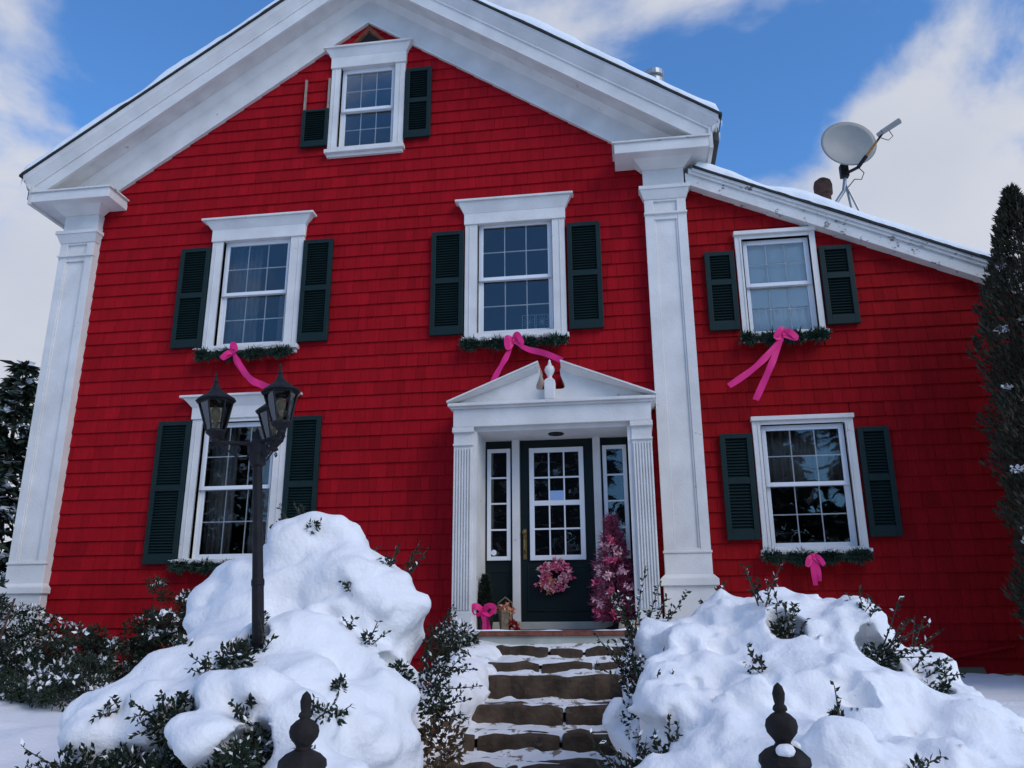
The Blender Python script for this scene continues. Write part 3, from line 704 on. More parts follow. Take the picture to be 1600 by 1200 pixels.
b = MB(); b.box(DX-1.02, DX+1.02, -.49, -.1, 1.0, 1.4548); b.build('riser_board', 'board', PF)

# ================================================================== STONE STEPS
ST = empty('stone_steps', (DX, -2.0, 0)); tag(ST, 'rough brown stone steps with trodden snow leading up to the front door', 'steps')
def stone(x0, x1, y0, y1, z0, z1):
    b = MB(); n = max(3, int((x1-x0)/.12)); vs = []
    for i in range(n+1):
        x = x0+(x1-x0)*i/n; e = .022 if 0 < i < n else .0
        yf = y0+random.uniform(-e, e*1.4); j = random.uniform(-.012, .012)
        zt = z1+random.uniform(-.012, .008)-(0 if 0 < i < n else .02)
        vs += [(x, yf, z0), (x, yf-.01+random.uniform(-.01, .01), (z0+z1)/2), (x, yf+.012, zt-.015), (x, yf+.045, zt), (x, y1, zt), (x, y1, z0)]
    fs = [(6*i+k, 6*i+(k+1) % 6, 6*i+6+(k+1) % 6, 6*i+6+k) for i in range(n) for k in range(6)]
    fs += [(5, 4, 3, 2, 1, 0), tuple(6*n+k for k in range(6))]
    b.add(vs, fs); o = b.build('stone', 'stone', None, bevel=.01); o.parent = ST; o.location = -ST.location; return o
splits = {1: (-1.50, -.85, -.505, -.0), 2: (-1.60, -.9, -.4, .1), 3: (-1.65, .15), 4: (-1.70, -.62, .2), 5: (-1.72, -1.30, -.62, -.1, .25), 6: (-1.75, -.9, -.2, .25), 7: (-1.75, -.7, .25), 8: (-1.75, -.9, .25), 9: (-1.75, -.5, .25)}
snowtread = []
for k in range(1, 10):
    y, z = STEPZ[k]; zn = STEPZ[k+1][1]; yb = STEPZ[k-1][0]+.12; xs = splits[k]
    for a, c in zip(xs, xs[1:]): stone(a+.012, c-.012, y, yb, zn-.12, z-random.uniform(0, .018))
    # snow lying on the tread, thickest against the riser behind
    nx, ny = 90, 14; X = np.linspace(xs[0]-.1, xs[-1]+.1, nx)[:, None]+np.zeros((1, ny)); t = np.linspace(0, 1, ny)[None, :]+np.zeros((nx, 1))
    yback = STEPZ[k-1][0]+.02; Yy = y+.04+(yback-y-.04)*t+.018*fbm(X*6, t*2, 0*X+k)
    side = np.clip((np.abs(X-DX-.06)-.60)/.3, 0, 1)
    h = -.021+.050*t**3+.016*np.exp(-((t-.12)/.12)**2)+.026*fbm(X*2.6+k*7, t*1.8, 0*X+k*3.3, 2)+.006*fbm(X*12, t*5, 0*X+k, 2)+side*.11
    h = np.where(t > .85, np.maximum(h, -.01+.045*(t-.85)/.15), h)
    Z = z+h*(.55 if k == 1 else 1)-.045*np.clip(1-t/.16, 0, 1)**2
    I = np.arange(nx*ny).reshape(nx, ny); F = np.stack([I[:-1, :-1], I[1:, :-1], I[1:, 1:], I[:-1, 1:]], -1).reshape(-1, 4)
    snowtread.append((np.stack([X, Yy, Z], -1).reshape(-1, 3), F))
V, F = merge(snowtread); o = npmesh('tread_snow', V, F, 'dirtysnow', ST, smooth=True, kind='stuff'); o.location = -ST.location
# thin snow on the porch edge
b = MB()
nx = 60; V = []; F = []
for i in range(nx+1):
    x = DX-1.02+2.04*i/nx; h = max(0, abs(x-DX-.0)-.45)*.05+.012*fbm(np.array(x*5), np.array(.3), np.array(.7)).item()
    V += [(x, -.525, 1.508), (x, -.515, 1.511+max(h, -.004)), (x, -.40, 1.511+max(h*.8, -.004)), (x, -.36, 1.509)]
F = [(4*i+k, 4*i+4+k, 4*i+5+k, 4*i+1+k) for i in range(nx) for k in range(3)]
o = npmesh('porch_snow', V, F, 'snow', None, smooth=True); tag(o, 'thin crust of snow along the porch floor edge', 'snow', kind='stuff')

# ================================================================== ROOF SNOW
def roof_snow(name, label, f, x0, x1, y0, y1, th, nx, ny, parent=None):
    xs = np.linspace(x0, x1, nx); ys = y0+(y1-y0)*np.linspace(0, 1, ny)**2.2
    X, Y = np.meshgrid(xs, ys, indexing='ij'); base_ = np.vectorize(f)(X)
    e = np.minimum(np.clip((Y-y0)/.02, 0, 1), np.clip((np.minimum(X-x0, x1-X))/.06, 0, 1))**.5
    H = th*(.75+.35*fbm(X*2.2, Y*2.2, 0*X, 3))*e; Z = base_+.004+np.maximum(H, 0)
    Yt = Y+np.where(Y < y0+.01, .012*fbm(X*9, 0*X, 0*X+2), 0)
    I = np.arange(nx*ny).reshape(nx, ny); F = np.stack([I[:-1, :-1], I[1:, :-1], I[1:, 1:], I[:-1, 1:]], -1).reshape(-1, 4)
    o = npmesh(name, np.stack([X, Yt, Z], -1).reshape(-1, 3), F, 'roofsnow', None, smooth=True); tag(o, label, 'snow', kind='stuff')
roof_snow('roof_snow', 'white snow blanket on the steep main roof', lambda x: 10.566-SL*abs(x-CX), CX-HT-.0, CX+HT, -.51, 9.1, .13, 200, 40)
roof_snow('roof_snow', 'white snow blanket on the low wing roof', lambda x: wingz(x)+.256, .98, 4.68, -.205, 7.3, .13, 120, 30)

# ================================================================== SATELLITE DISH
DC = Vector((2.92, .32, 7.33)); dn = Vector((.12, -.99, .02)).normalized()
DSH = empty('satellite_dish', (2.95, .35, 6.0)); tag(DSH, 'grey satellite dish on a tripod mount on the wing roof', 'satellite dish')
q = dn.to_track_quat('Z', 'Y')
b = MB(); nr, ns = 7, 40; vs = []
for side in (0, 1):
    for i in range(nr+1):
        r = i/nr
        for k in range(ns):
            a = 2*math.pi*k/ns; px, py = .345*r*math.cos(a), .315*r*math.sin(a)
            pz = .075*r*r-(.008 if side else 0); v = q @ Vector((px, py, pz)); vs.append(DC+v)
fs = []
for side in (0, 1):
    o_ = side*(nr+1)*ns
    for i in range(nr):
        for k in range(ns): fs.append((o_+i*ns+k, o_+i*ns+(k+1) % ns, o_+(i+1)*ns+(k+1) % ns, o_+(i+1)*ns+k))
for k in range(ns): fs.append((nr*ns+k, nr*ns+(k+1) % ns, (nr+1)*ns+nr*ns+(k+1) % ns, (nr+1)*ns+nr*ns+k))
b.add(vs, fs)
def dpart(b, n, m, **k): o = b.build(n, m, None, **k); o.parent = DSH; o.location = -DSH.location; return o
dpart(b, 'reflector', 'dish', smooth=True)
rf = lambda x: wingz(x)+.256
mast = Vector((2.88, .44, 6.93))
b = MB(); b.tube([(2.55, .40, rf(2.55)), (2.74, .42, 6.62), (2.85, .44, 6.78), mast, mast+Vector((0, 0, .12))], .024, 10); dpart(b, 'mast', 'steel', smooth=True)
for fx, fy in ((2.98, .5), (3.13, .36)):
    b = MB(); b.tube([mast+Vector((0, 0, -.05)), (fx, fy, rf(fx)+.01)], .014, 8); dpart(b, 'leg', 'steel')
b = MB(); b.box(2.83, 2.93, .38, .47, 6.96, 7.13).box(2.86, 2.90, .36, .42, 7.05, 7.30); dpart(b, 'bracket', 'iron', bevel=.008)
a0 = DC+q @ Vector((.07, -.33, .03)); 
a0 = Vector((2.99, .22, 6.97)); a1 = Vector((3.25, .0, 7.27))
b = MB(); b.tube([a0, a0.lerp(a1, .35)], .024, 8); b.tube([mast+Vector((0, 0, .08)), a0], .02, 8); dpart(b, 'arm_clamp', 'iron')
b = MB(); b.tube([a0.lerp(a1, .35), a0.lerp(a1, .8)], .015, 8); dpart(b, 'feed_arm', 'orange')
b = MB(); b.tube([a0.lerp(a1, .8), a1], .013, 8); dpart(b, 'feed_arm', 'iron')
b = MB(); b.tube([(3.20, .02, 7.27), (3.25, .0, 7.295)], [.026, .03], 10); b.tube([(3.25, .0, 7.295), (3.46, -.04, 7.41)], [.034, .038], 8); dpart(b, 'feed_horn', 'dish')
b = MB(); b.tube([a1+Vector((.08, 0, .06)), a1+Vector((.12, -.0, -.04)), a1+Vector((.06, 0, -.09)), a1+Vector((-.02, 0, -.05))], .005, 6)
b.tube([a0, a0+Vector((.06, 0, -.08)), a0+Vector((.02, 0, -.17)), a0+Vector((-.06, 0, -.16)), mast+Vector((.03, 0, -.1))], .006, 6); dpart(b, 'cable', 'iron')

# ================================================================== GARLANDS AND BOWS
def garland(x0, x1, z, label, snowy=True, y=-.14, sag=.02):
    n = 2200; t = rng.random(n); G = empty('garland', ((x0+x1)/2, y, z)); tag(G, label, 'garland', 'evergreen garlands under the windows')
    C = np.stack([x0+(x1-x0)*t, y+0*t, z-sag*np.sin(np.pi*t)], 1); d = rdir(n); th = (.75+.35*np.sin(t*23)+.25*np.sin(t*57+1))
    C = C+d*(.012, .045, .045)*(rng.random((n, 1)))
    D = d*(.6, 1, 1)+(.25*rng.choice([-1, 1], n)[:, None]*np.array([1, 0, 0]))
    V, F = leaf_cards(C, D, rdir(n), .075*th*(.6+.6*rng.random(n)), .017)
    o = npmesh('sprays', V-np.array(G.location), F, 'garland', G, kind='stuff')
    b = MB(); b.tube([(x0+(x1-x0)*k/8-G.location.x, 0, -sag*math.sin(math.pi*k/8)) for k in range(9)], .022, 8); b.build('wire_core', 'garland', G)
    if snowy:
        m = 260; t = rng.random(m); th = fbm(t*9+z, 0*t, 0*t, 2) > -.15; t = t[th]; m = len(t)
        C = np.stack([(x0-G.location.x)+(x1-x0)*t, -.015-.05*rng.random(m), .050+.02*rng.random(m)-sag*np.sin(np.pi*t)], 1)
        V, F = leaf_cards(C, rdir(m)*(1, 1, .25), np.array([[0, 0, 1.]])+rdir(m)*.3, .04, .03); npmesh('snow_dusting', V, F, 'snow', G, kind='stuff')
garland(-5.30, -4.06, 4.845, 'garland under the upper window above the lamp post')
garland(-1.90, -.63, 4.80, 'garland under the upper window above the door pediment')
garland(1.36, 2.32, 4.70, 'dark garland under the upper wing window with cream blind', False)
garland(1.39, 2.47, 2.245, 'garland under the ground floor wing window')
garland(-5.33, -4.10, 2.25, 'garland under the tall window behind the lamp post')
def strip(b, pts, w, wv=(0, 0, 1), twist=0.0):
    pts = [Vector(p) for p in pts]; n = len(pts); vs = []
    for i, p in enumerate(pts):
        d = (pts[min(i+1, n-1)]-pts[max(i-1, 0)]).normalized(); s = d.cross(Vector((0, -1, 0)))
        if s.length < .1: s = Vector((1, 0, 0))
        s.normalize(); nn = d.cross(s); a = twist*i/(n-1)+.22*math.sin(i*.31)
        s2 = s*math.cos(a)+nn*math.sin(a); ww = w[i] if isinstance(w, (list, tuple)) else w
        vs += [p+s2*ww/2+nn*.0015, p-s2*ww/2+nn*.0015, p-s2*ww/2-nn*.0015, p+s2*ww/2-nn*.0015]
    fs = [(4*i+k, 4*i+(k+1) % 4, 4*i+4+(k+1) % 4, 4*i+4+k) for i in range(n-1) for k in range(4)]+[(3, 2, 1, 0), tuple(4*n-4+k for k in range(4))]
    b.add(vs, fs)
def curve(pts, n=14):
    P = [np.array(p, float) for p in pts]; P = [2*P[0]-P[1]]+P+[2*P[-1]-P[-2]]; out = []
    for i in range(1, len(P)-2):
        for t in np.linspace(0, 1, n, endpoint=False):
            out.append(.5*((2*P[i])+(-P[i-1]+P[i+1])*t+(2*P[i-1]-5*P[i]+4*P[i+1]-P[i+2])*t*t+(-P[i-1]+3*P[i]-3*P[i+1]+P[i+2])*t**3))
    return out+[P[-2]]
def bow(knot, tails, loops, label, w=.07):
    B = empty('ribbon_bow', knot); tag(B, label, 'bow', 'pink ribbon bows'); k = Vector(knot)
    b = MB(); b.lathe([(.004, -.025), (.02, -.016), (.024, 0), (.019, .018), (.004, .025)], (0, 0, 0), 10); b.build('knot', 'pink', B, smooth=True)
    for t in tails:
        b = MB(); pts = [Vector(p)-k for p in curve([knot]+t)]; n = len(pts)
        strip(b, pts, [w*(.45+.55*min(1, i/(n*.4))) for i in range(n)], twist=.35); b.build('tail', 'pink', B, smooth=False)
    for t in loops:
        b = MB(); pts = [Vector(p) for p in curve([(0, 0, 0)]+t+[(0, 0, 0)], 8)]
        strip(b, pts, w*.9, twist=.2); b.build('loop', 'pink', B)
LP = [[(-.06, -.03, .05), (-.12, -.03, -.02)], [(.05, -.04, .05), (.10, -.03, -.03)]]
bow((-4.775, -.22, 4.84), [[(-4.66, -.24, 4.66), (-4.50, -.24, 4.46), (-4.34, -.23, 4.38), (-4.12, -.22, 4.28), (-3.92, -.22, 4.10)], [(-4.70, -.22, 4.70), (-4.58, -.22, 4.52)]], [[(-.06, -.03, -.03), (-.11, -.03, -.09)], [(.01, -.03, .08), (.04, -.03, .02)]], 'pink ribbon bow blown sideways above the lamp post', .085)
bow((-1.265, -.22, 4.78), [[(-1.34, -.23, 4.60), (-1.42, -.24, 4.45), (-1.51, -.25, 4.28)], [(-1.10, -.26, 4.66), (-.88, -.32, 4.57), (-.68, -.36, 4.46)]], [[(-.07, -.03, .04), (-.06, -.03, -.09)], [(.05, -.04, .07), (.10, -.03, -.04)]], 'pink ribbon bow with two tails over the door pediment', .07)
bow((1.80, -.22, 4.68), [[(1.62, -.24, 4.46), (1.42, -.24, 4.28), (1.16, -.23, 4.11)], [(1.68, -.24, 4.42), (1.56, -.25, 4.18), (1.43, -.25, 3.93)]], [[(.06, -.03, .03), (.13, -.03, -.05)], [(-.02, -.04, .06), (-.08, -.03, -.03)]], 'pink ribbon bow with long tails below the cream blind window', .075)
bow((1.865, -.22, 2.24), [[(1.85, -.23, 2.10), (1.86, -.23, 1.94)], [(1.90, -.23, 2.10), (1.90, -.23, 1.98)]], [[(-.05, -.03, -.03), (-.07, -.03, -.10)], [(.05, -.03, -.02), (.09, -.03, -.09)]], 'short pink ribbon bow on the ground floor wing garland', .05)

# ================================================================== PORCH DECORATIONS
def petals(C, D, s, n=7):
    P = []
    for c, d in zip(C, D):
        a = rdir(n)*.8+d*.5; P.append(leaf_cards(np.repeat([c], n, 0), a, rdir(n), s*(.7+.6*rng.random(n)), s*.55))
    return merge(P)
WRE = empty('door_wreath', (DX-.03, .09, 2.09)); tag(WRE, 'round wreath of pink and peach flowers hung on the front door', 'wreath')
a = rng.random(900)*2*np.pi; C = np.stack([.125*np.cos(a), 0*a, .125*np.sin(a)], 1)+rdir(900)*.028*(1, .7, 1)
npmesh('greenery', *leaf_cards(C, rdir(900), rdir(900), .05, .016), 'garland', WRE, kind='stuff')
for m, n in (('pinkfl', 60), ('palefl', 46), ('peach', 12)):
    a = rng.random(n)*2*np.pi if m != 'peach' else rng.normal(4.0, .35, n); rr = .125+rng.normal(0, .035, n)
    C = np.stack([rr*np.cos(a), -.03-.02*rng.random(n), rr*np.sin(a)], 1); npmesh('flowers', *petals(C, np.tile((0, -1., 0), (n, 1)), .050), m, WRE, kind='stuff')
T = empty('tinsel_tree', (-.20, -.22, 1.512)); T.scale = (.9, .9, .96); tag(T, 'small pink tinsel tree covered in pale flowers beside the front door', 'christmas tree')
n = 4600; h = rng.random(n)**1.5; a = rng.random(n)*2*np.pi; ti = (.6+.4*np.cos(h*38)); r = .26*np.interp(h, [0, .15, .55, .78, .85, 1], [.7, 1, .72, .40, .16, .05])*(.7+.3*ti)*rng.random(n)**.4+.01
C = np.stack([r*np.cos(a), r*np.sin(a), .10+1.13*h], 1); D = np.stack([np.cos(a), np.sin(a), .25+0*a], 1)+rdir(n)*.6
npmesh('branches', *leaf_cards(C, D*(1, 1, 1.3), rdir(n), .085*(.5+rng.random(n)), .010), 'tinsel', T, kind='stuff')
b = MB(); b.tube([(0, 0, .0), (0, 0, 1.30)], [.018, .006], 8).lathe([(.13, 0), (.11, .02), (.03, .05), (.02, .12)], (0, 0, 0), 14); b.build('stand', 'iron', T)
for m, spots_ in (('palefl', ((.70, 4.2), (.66, 5.1), (.47, 3.9), (.44, 5.2), (.40, 4.5), (.30, 5.6), (.17, 3.9), (.15, 4.9), (.52, 2.2), (.2, 1.2))), ('pinkfl', ((.76, 4.6), (.56, 4.6), (.36, 3.7), (.25, 4.6), (.09, 3.8), (.07, 4.8), (.1, 5.8), (.3, .8), (.5, 1.2)))):
    C = []; D = []
    for h, a in spots_:
        r = .26*np.interp(h, [0, .15, .55, .78, .85, 1], [.7, 1, .72, .40, .16, .05])
        for q in range(6): C.append(np.array([r*math.cos(a), r*math.sin(a), .10+1.13*h])+rdir(1)[0]*(.05, .04, .04)); D.append((math.cos(a), math.sin(a), .2))
    npmesh('flowers', *petals(np.array(C), np.array(D), .05, 9), m, T, kind='stuff')
PT = empty('potted_evergreen', (-1.58, -.28, 1.512)); tag(PT, 'little potted evergreen with a big pink bow by the left door pilaster', 'plant')
b = MB(); b.lathe([(.075, 0), (.10, .2), (.105, .21), (.09, .215)], (0, 0, 0), 16); b.build('pot', 'pot', PT)
n = 1500; h = rng.random(n); a = rng.random(n)*2*np.pi; r = .09*(1-h)**.8*rng.random(n)**.4; C = np.stack([r*np.cos(a), r*np.sin(a), .2+.36*h], 1)
npmesh('foliage', *leaf_cards(C, np.stack([np.cos(a), np.sin(a), .9+0*a], 1)+rdir(n)*.4, rdir(n), .055, .012), 'needle', PT, kind='stuff')
b = MB()
for pts in ([(.0, -.11, .20), (-.07, -.15, .25), (-.13, -.14, .22), (-.09, -.13, .15), (0, -.11, .19)], [(.0, -.11, .20), (.06, -.15, .25), (.12, -.14, .23), (.07, -.13, .16), (0, -.11, .19)], [(0, -.12, .17), (.05, -.14, .06), (.07, -.15, -.0)], [(0, -.12, .17), (.02, -.15, .08), (.015, -.15, .0)]):
    strip(b, curve(pts, 8), .06, twist=.9)
b.build('bow', 'pink', PT)
BK = empty('gift_basket', (-1.36, -.30, 1.512)); tag(BK, 'wicker basket of peach and red flowers on the porch floor', 'basket')
b = MB(); b.lathe([(.055, 0), (.07, .10), (.085, .20), (.08, .205), (.06, .12)], (0, 0, 0), 14); b.tube([(-.08, 0, .19), (-.075, 0, .28), (0, 0, .34), (.075, 0, .28), (.08, 0, .19)], .008, 6); b.build('basket_body', 'basket', BK)
C = np.array([.0, -.01, .215])+rdir(26)*(.085, .06, .04); npmesh('flowers', *petals(C, rdir(26), .05), 'peach', BK, kind='stuff')
C = np.array([.09, -.08, .05])+rdir(14)*(.06, .03, .04); npmesh('flowers', *petals(C, rdir(14), .05), 'berry', BK, kind='stuff')
b = MB(); b.box(-.03, .05, -.10, -.06, 0, .20); b.build('wood_block', 'basket', BK, bevel=.01)
P, F = surface_nets(blobs_field([(0, 0, .04, .09, .06, .05), (-.05, 0, .06, .04, .04, .05), (.05, 0, .05, .04, .04, .045)], .02, namp=.012, nscale=16), (-.16, -.1, -.03), (.16, .1, .16), .012)
o = npmesh('porch_ornament', P, F, 'cream', smooth=True); o.location = (-.06, -.42, 1.512); tag(o, 'lumpy cream stone ornament at the foot of the tinsel tree', 'ornament')

# ================================================================== LAMP POST
LX, LY = -2.185, -4.35
LPO = empty('lamp_post', (LX, LY, .75)); tag(LPO, 'black iron lamp post with three lanterns standing in the snowy shrub', 'street lamp')
def lp(b, n, m, par=None, **k):
    o = b.build(n, m, None, **k)
    if par is None: o.parent = LPO; o.location = -LPO.location
    else: o.parent = par
    return o
LPO.rotation_euler = (0, math.radians(-5.2), 0)      # the post leans a little
b = MB(); b.lathe([(.075, 0), (.07, .06), (.05, .10), (.05, .62), (.043, .66), (.036, .70), (.036, 1.05), (.040, 1.06), (.040, 1.085), (.034, 1.10), (.030, 1.50), (.030, 1.86)], (LX, LY, .75), 16)
lp(b, 'pole', 'iron', smooth=False)
HZ = 2.70
b = MB(); b.lathe([(.034, -.09), (.05, -.08), (.052, -.02), (.06, .0), (.06, .05), (.045, .07), (.03, .09), (.018, .12), (.012, .15), (.002, .17)], (LX, LY, HZ-.06), 16); lp(b, 'hub', 'iron')
for ang in (211, 329, 89):
    a = math.radians(ang); d = Vector((math.cos(a), math.sin(a), 0)); base_ = Vector((LX, LY, HZ)); e = base_+d*.255
    b = MB(); b.tube([base_, base_+d*.12+Vector((0, 0, .004)), e+Vector((0, 0, .01))], .013, 8)
    sc = [base_+d*.05+Vector((0, 0, -.06))]
    for t in np.linspace(0, 1, 12): sc.append(base_+d*(.07+.16*t)+Vector((0, 0, -.09*math.cos(t*1.7)-.01)))
    b.tube(sc, .006, 6)
    cs = [base_+d*.13+Vector((0, 0, -.04))+(d*math.cos(u)+Vector((0, 0, math.sin(u))))*(.035-.0035*u) for u in np.linspace(0, 7, 18)]; b.tube(cs, .005, 6)
    cs = [e+d*.02+Vector((0, 0, -.02))+(d*math.cos(u)+Vector((0, 0, math.sin(u))))*(.02-.0018*u) for u in np.linspace(0, 7, 14)]; b.tube(cs, .004, 6)
    lp(b, 'arm', 'iron')
    # lantern
    z0 = HZ+.03; hs = 6; zb, ztp = .06, .262; rb, rtp = .062, .112
    b = MB(); b.lathe([(.012, -.03), (.03, -.02), (.022, 0), (.045, .025), (.066, .045), (.066, .06)], (0, 0, 0), 12)
    for k in range(hs):
        u = 2*math.pi*k/hs+a; b.tube([(rb*math.cos(u), rb*math.sin(u), zb), (rtp*math.cos(u), rtp*math.sin(u), ztp)], .0065, 6)
    b.lathe([(.118, .255), (.120, .262), (.120, .272), (.110, .275)], (0, 0, 0), hs, a)
    LN = lp(b, 'lantern', 'iron'); LN.location = Vector((e.x, e.y, z0))-LPO.location; LN.scale = (.93,)*3
    b = MB(); b.lathe([(.132, .268), (.134, .276), (.112, .292), (.078, .318), (.045, .345), (.030, .366), (.020, .39), (.013, .40), (.017, .412), (.012, .428), (.008, .445), (.012, .455), (.001, .485)], (0, 0, 0), 12, a); lp(b, 'lantern_roof', 'iron', LN, smooth=False)
    for k in range(hs):
        u0, u1 = 2*math.pi*k/hs+a, 2*math.pi*(k+1)/hs+a; f = .965
        pts = [(rb*f*math.cos(u0), rb*f*math.sin(u0), zb), (rb*f*math.cos(u1), rb*f*math.sin(u1), zb), (rtp*f*math.cos(u1), rtp*f*math.sin(u1), ztp), (rtp*f*math.cos(u0), rtp*f*math.sin(u0), ztp)]
        inn = [(x*.97, y*.97, z) for x, y, z in pts]; b = MB(); b.add(pts+inn, [(0,1,2,3),(7,6,5,4),(0,4,5,1),(1,5,6,2),(2,6,7,3),(3,7,4,0)]); lp(b, 'pane', 'lglass', LN)
    b = MB(); b.lathe([(.012, .06), (.014, .12), (.028, .15), (.034, .18), (.026, .215), (.004, .235)], (0, 0, 0), 12); lp(b, 'bulb', 'candle', LN, smooth=True)

# ================================================================== GATE POSTS
def gatepost(x, y, top, label, snowdab):
    G = empty('gate_post', (x, y, 0)); tag(G, label, 'gate post', 'old iron gate posts')
    b = MB(); b.lathe([(.10, -.1), (.10, .12), (.075, .16), (.066, .20), (.066, top-.215), (.072, top-.205), (.070, top-.19), (.05, top-.172), (.03, top-.163)], (0, 0, 0), 8, math.pi/8); b.build('shaft', 'postiron', G, bevel=.004)
    b = MB(); b.lathe([(.030, -.165), (.022, -.155), (.026, -.148), (.044, -.128), (.048, -.112), (.044, -.096), (.028, -.082), (.016, -.076), (.022, -.070), (.020, -.062), (.014, -.056), (.017, -.044), (.019, -.028), (.013, -.010), (.002, 0)], (0, 0, top), 18); o = b.build('finial', 'postiron', G, smooth=True); o.scale = (.92, .92, 1)
    if snowdab:
        P, F = surface_nets(blobs_field([(.0, -.045, top-.168, .028, .02, .016), (.02, .03, top-.165, .03, .02, .014)], .01, namp=.006, nscale=30), (-.08, -.09, top-.21), (.08, .09, top-.12), .008); npmesh('snow_dab', P, F, 'snow', G, smooth=True)
gatepost(.385, -6.75, 1.397, 'dark gate post finial with a dab of snow, before the mound beside the steps', True)
gatepost(-.982, -6.75, 1.368, 'dark bare gate post finial in front of the lamp post mound', False)

# ================================================================== SNOW-LADEN SHRUBS
def shrub(name, loc, label, blobs, cav, sprigs, clumps, lo, hi, seed, berries=(), dry=(), namp=.045, nscale=3.0, k=.035):
    R = empty(name, loc); tag(R, label, 'shrub'); off = np.array(loc)
    blobs = list(blobs); cav = list(cav); clumps = list(clumps); sprigs = list(sprigs); nb = len(blobs)
    f0 = blobs_field(blobs, k, (), 0, 1, 0)
    def surf(bl, d):      # walk out from a blob centre to the skin of the whole mass
        t = np.linspace(.3, 1.4, 60); P = np.array(bl[:3])+np.array(d)*np.array(bl[3:])*t[:, None]
        v = f0(P[:, 0], P[:, 1], P[:, 2]); w = np.where(v < 0)[0]
        return P[w[-1]] if len(w) and w[-1] < 59 else None
    for q in range(100):
        d = rdir(1)[0]; d[1] = -abs(d[1]) if random.random() < .7 else d[1]; d[2] = abs(d[2])
        p = surf(blobs[random.randrange(nb)], d)
        if p is None: continue
        r = random.uniform(.045, .105)
        if q % 5 == 4:
            clumps.append((tuple(p+d*.03), r*.5, 45)); sprigs.append((tuple(p), tuple(d+np.array((0, 0, .4))), .13, 2))
        else: blobs.append((*(p-d*r*.35), r*1.25, r*1.15, r*.85))
    P, F = surface_nets(blobs_field(blobs, k, cav, namp, nscale, seed), lo, hi, .024)
    npmesh('snow', P-off, F, 'snow', R, smooth=True, kind='stuff')
    tw = MB(); parts = []
    for (bs, d, ln, n) in sprigs:
        for _ in range(n):
            dd = np.array(d)+rdir(1)[0]*.45; b0 = np.array(bs)+rdir(1)[0]*.05
            pts, lf = sprig(b0, dd, ln*random.uniform(.7, 1.15), int(20*ln/.25)); parts.append(lf); tw.tube([Vector(p-off) for p in pts], [.005, .005, .004, .004, .003, .003, .002], 5, False)
    for (c, r, n) in clumps: parts.append(clump(c, r, n, .038, .019))
    V, F = merge(parts); npmesh('foliage', V-off, F, 'leaf', R, kind='stuff')
    Q = V.reshape(-1, 4, 3); Q = Q[rng.random(len(Q)) < .09]; npmesh('snow_dusting', (Q+rng.normal(0, .003, (len(Q), 1, 3))+(0, 0, .010)-off).reshape(-1, 3), np.arange(4*len(Q)).reshape(-1, 4), 'snow', R, kind='stuff')
    if dry:
        V, F = merge([clump(c, r, n, .06, .028) for c, r, n in dry]); npmesh('dry_leaves', V-off, F, 'dryleaf', R, kind='stuff')
    for c in berries:
        b = MB()
        for _ in range(4):
            q_ = rdir(1)[0]*.02; b.lathe([(.002, -.009), (.008, -.004), (.009, 0), (.008, .004), (.002, .009)], np.array(c)+q_-off, 8)
        b.build('berries', 'berry', R, smooth=True)
    # stems
    for k in range(7):
        a = random.random()*6.28; x0 = np.array(loc)+(.15*math.cos(a), .15*math.sin(a), 0); tw.tube([Vector(x0-off)-Vector((0, 0, .3)), Vector(x0-off)+Vector((.35*math.cos(a), .3*math.sin(a), .7))], [.02, .008], 6)
    tw.build('twigs', 'bark', R)['kind'] = 'stuff'
LB = [(-2.43, -3.35, 2.04, .30, .32, .30), (-2.10, -3.32, 2.16, .15, .17, .13), (-2.08, -3.40, 1.72, .44, .42, .42), (-1.80, -3.45, 1.60, .31, .40, .33), (-1.70, -3.50, 1.68, .22, .3, .20), (-2.80, -3.40, 1.90, .24, .25, .17), (-3.0, -3.45, 1.78, .13, .16, .12), (-2.62, -3.50, 1.55, .42, .42, .40), (-2.78, -3.6, 1.36, .30, .35, .27),
      (-2.30, -3.45, 1.10, .72, .62, .62), (-2.55, -3.90, 1.22, .50, .45, .36), (-2.05, -4.0, 1.22, .46, .45, .36), (-1.75, -3.95, 1.05, .28, .45, .36), (-2.40, -4.30, 1.18, .34, .36, .26), (-2.75, -4.35, 1.08, .36, .36, .25), (-2.95, -4.55, .96, .25, .28, .22), (-3.05, -4.2, .98, .40, .45, .24), (-2.02, -4.50, 1.18, .30, .30, .22), (-1.72, -4.45, .92, .30, .35, .34), (-1.52, -4.15, .80, .24, .45, .38),
      (-2.16, -4.80, 1.16, .15, .16, .13), (-1.96, -4.85, 1.12, .12, .14, .16), (-2.14, -5.05, .99, .17, .14, .10), (-1.75, -4.85, .98, .17, .2, .20), (-1.62, -5.0, .70, .35, .3, .30), (-2.66, -4.75, .98, .17, .18, .20), (-2.86, -4.82, .92, .14, .16, .15), (-2.48, -4.75, 1.06, .14, .16, .14), (-2.30, -5.20, .68, .2, .14, .12), (-2.75, -5.1, .62, .35, .2, .16), (-2.0, -5.0, .55, .8, .3, .25)]
LCV = [(-2.25, -4.66, 1.42, .11), (-2.40, -5.00, 1.10, .13), (-2.90, -5.02, .80, .17), (-2.64, -5.02, .84, .13), (-2.30, -5.15, .86, .10), (-1.90, -5.10, .96, .12), (-2.02, -5.25, .76, .12), (-2.30, -4.40, 1.46, .10), (-1.92, -5.3, .95, .10), (-1.52, -3.95, 1.28, .12)]
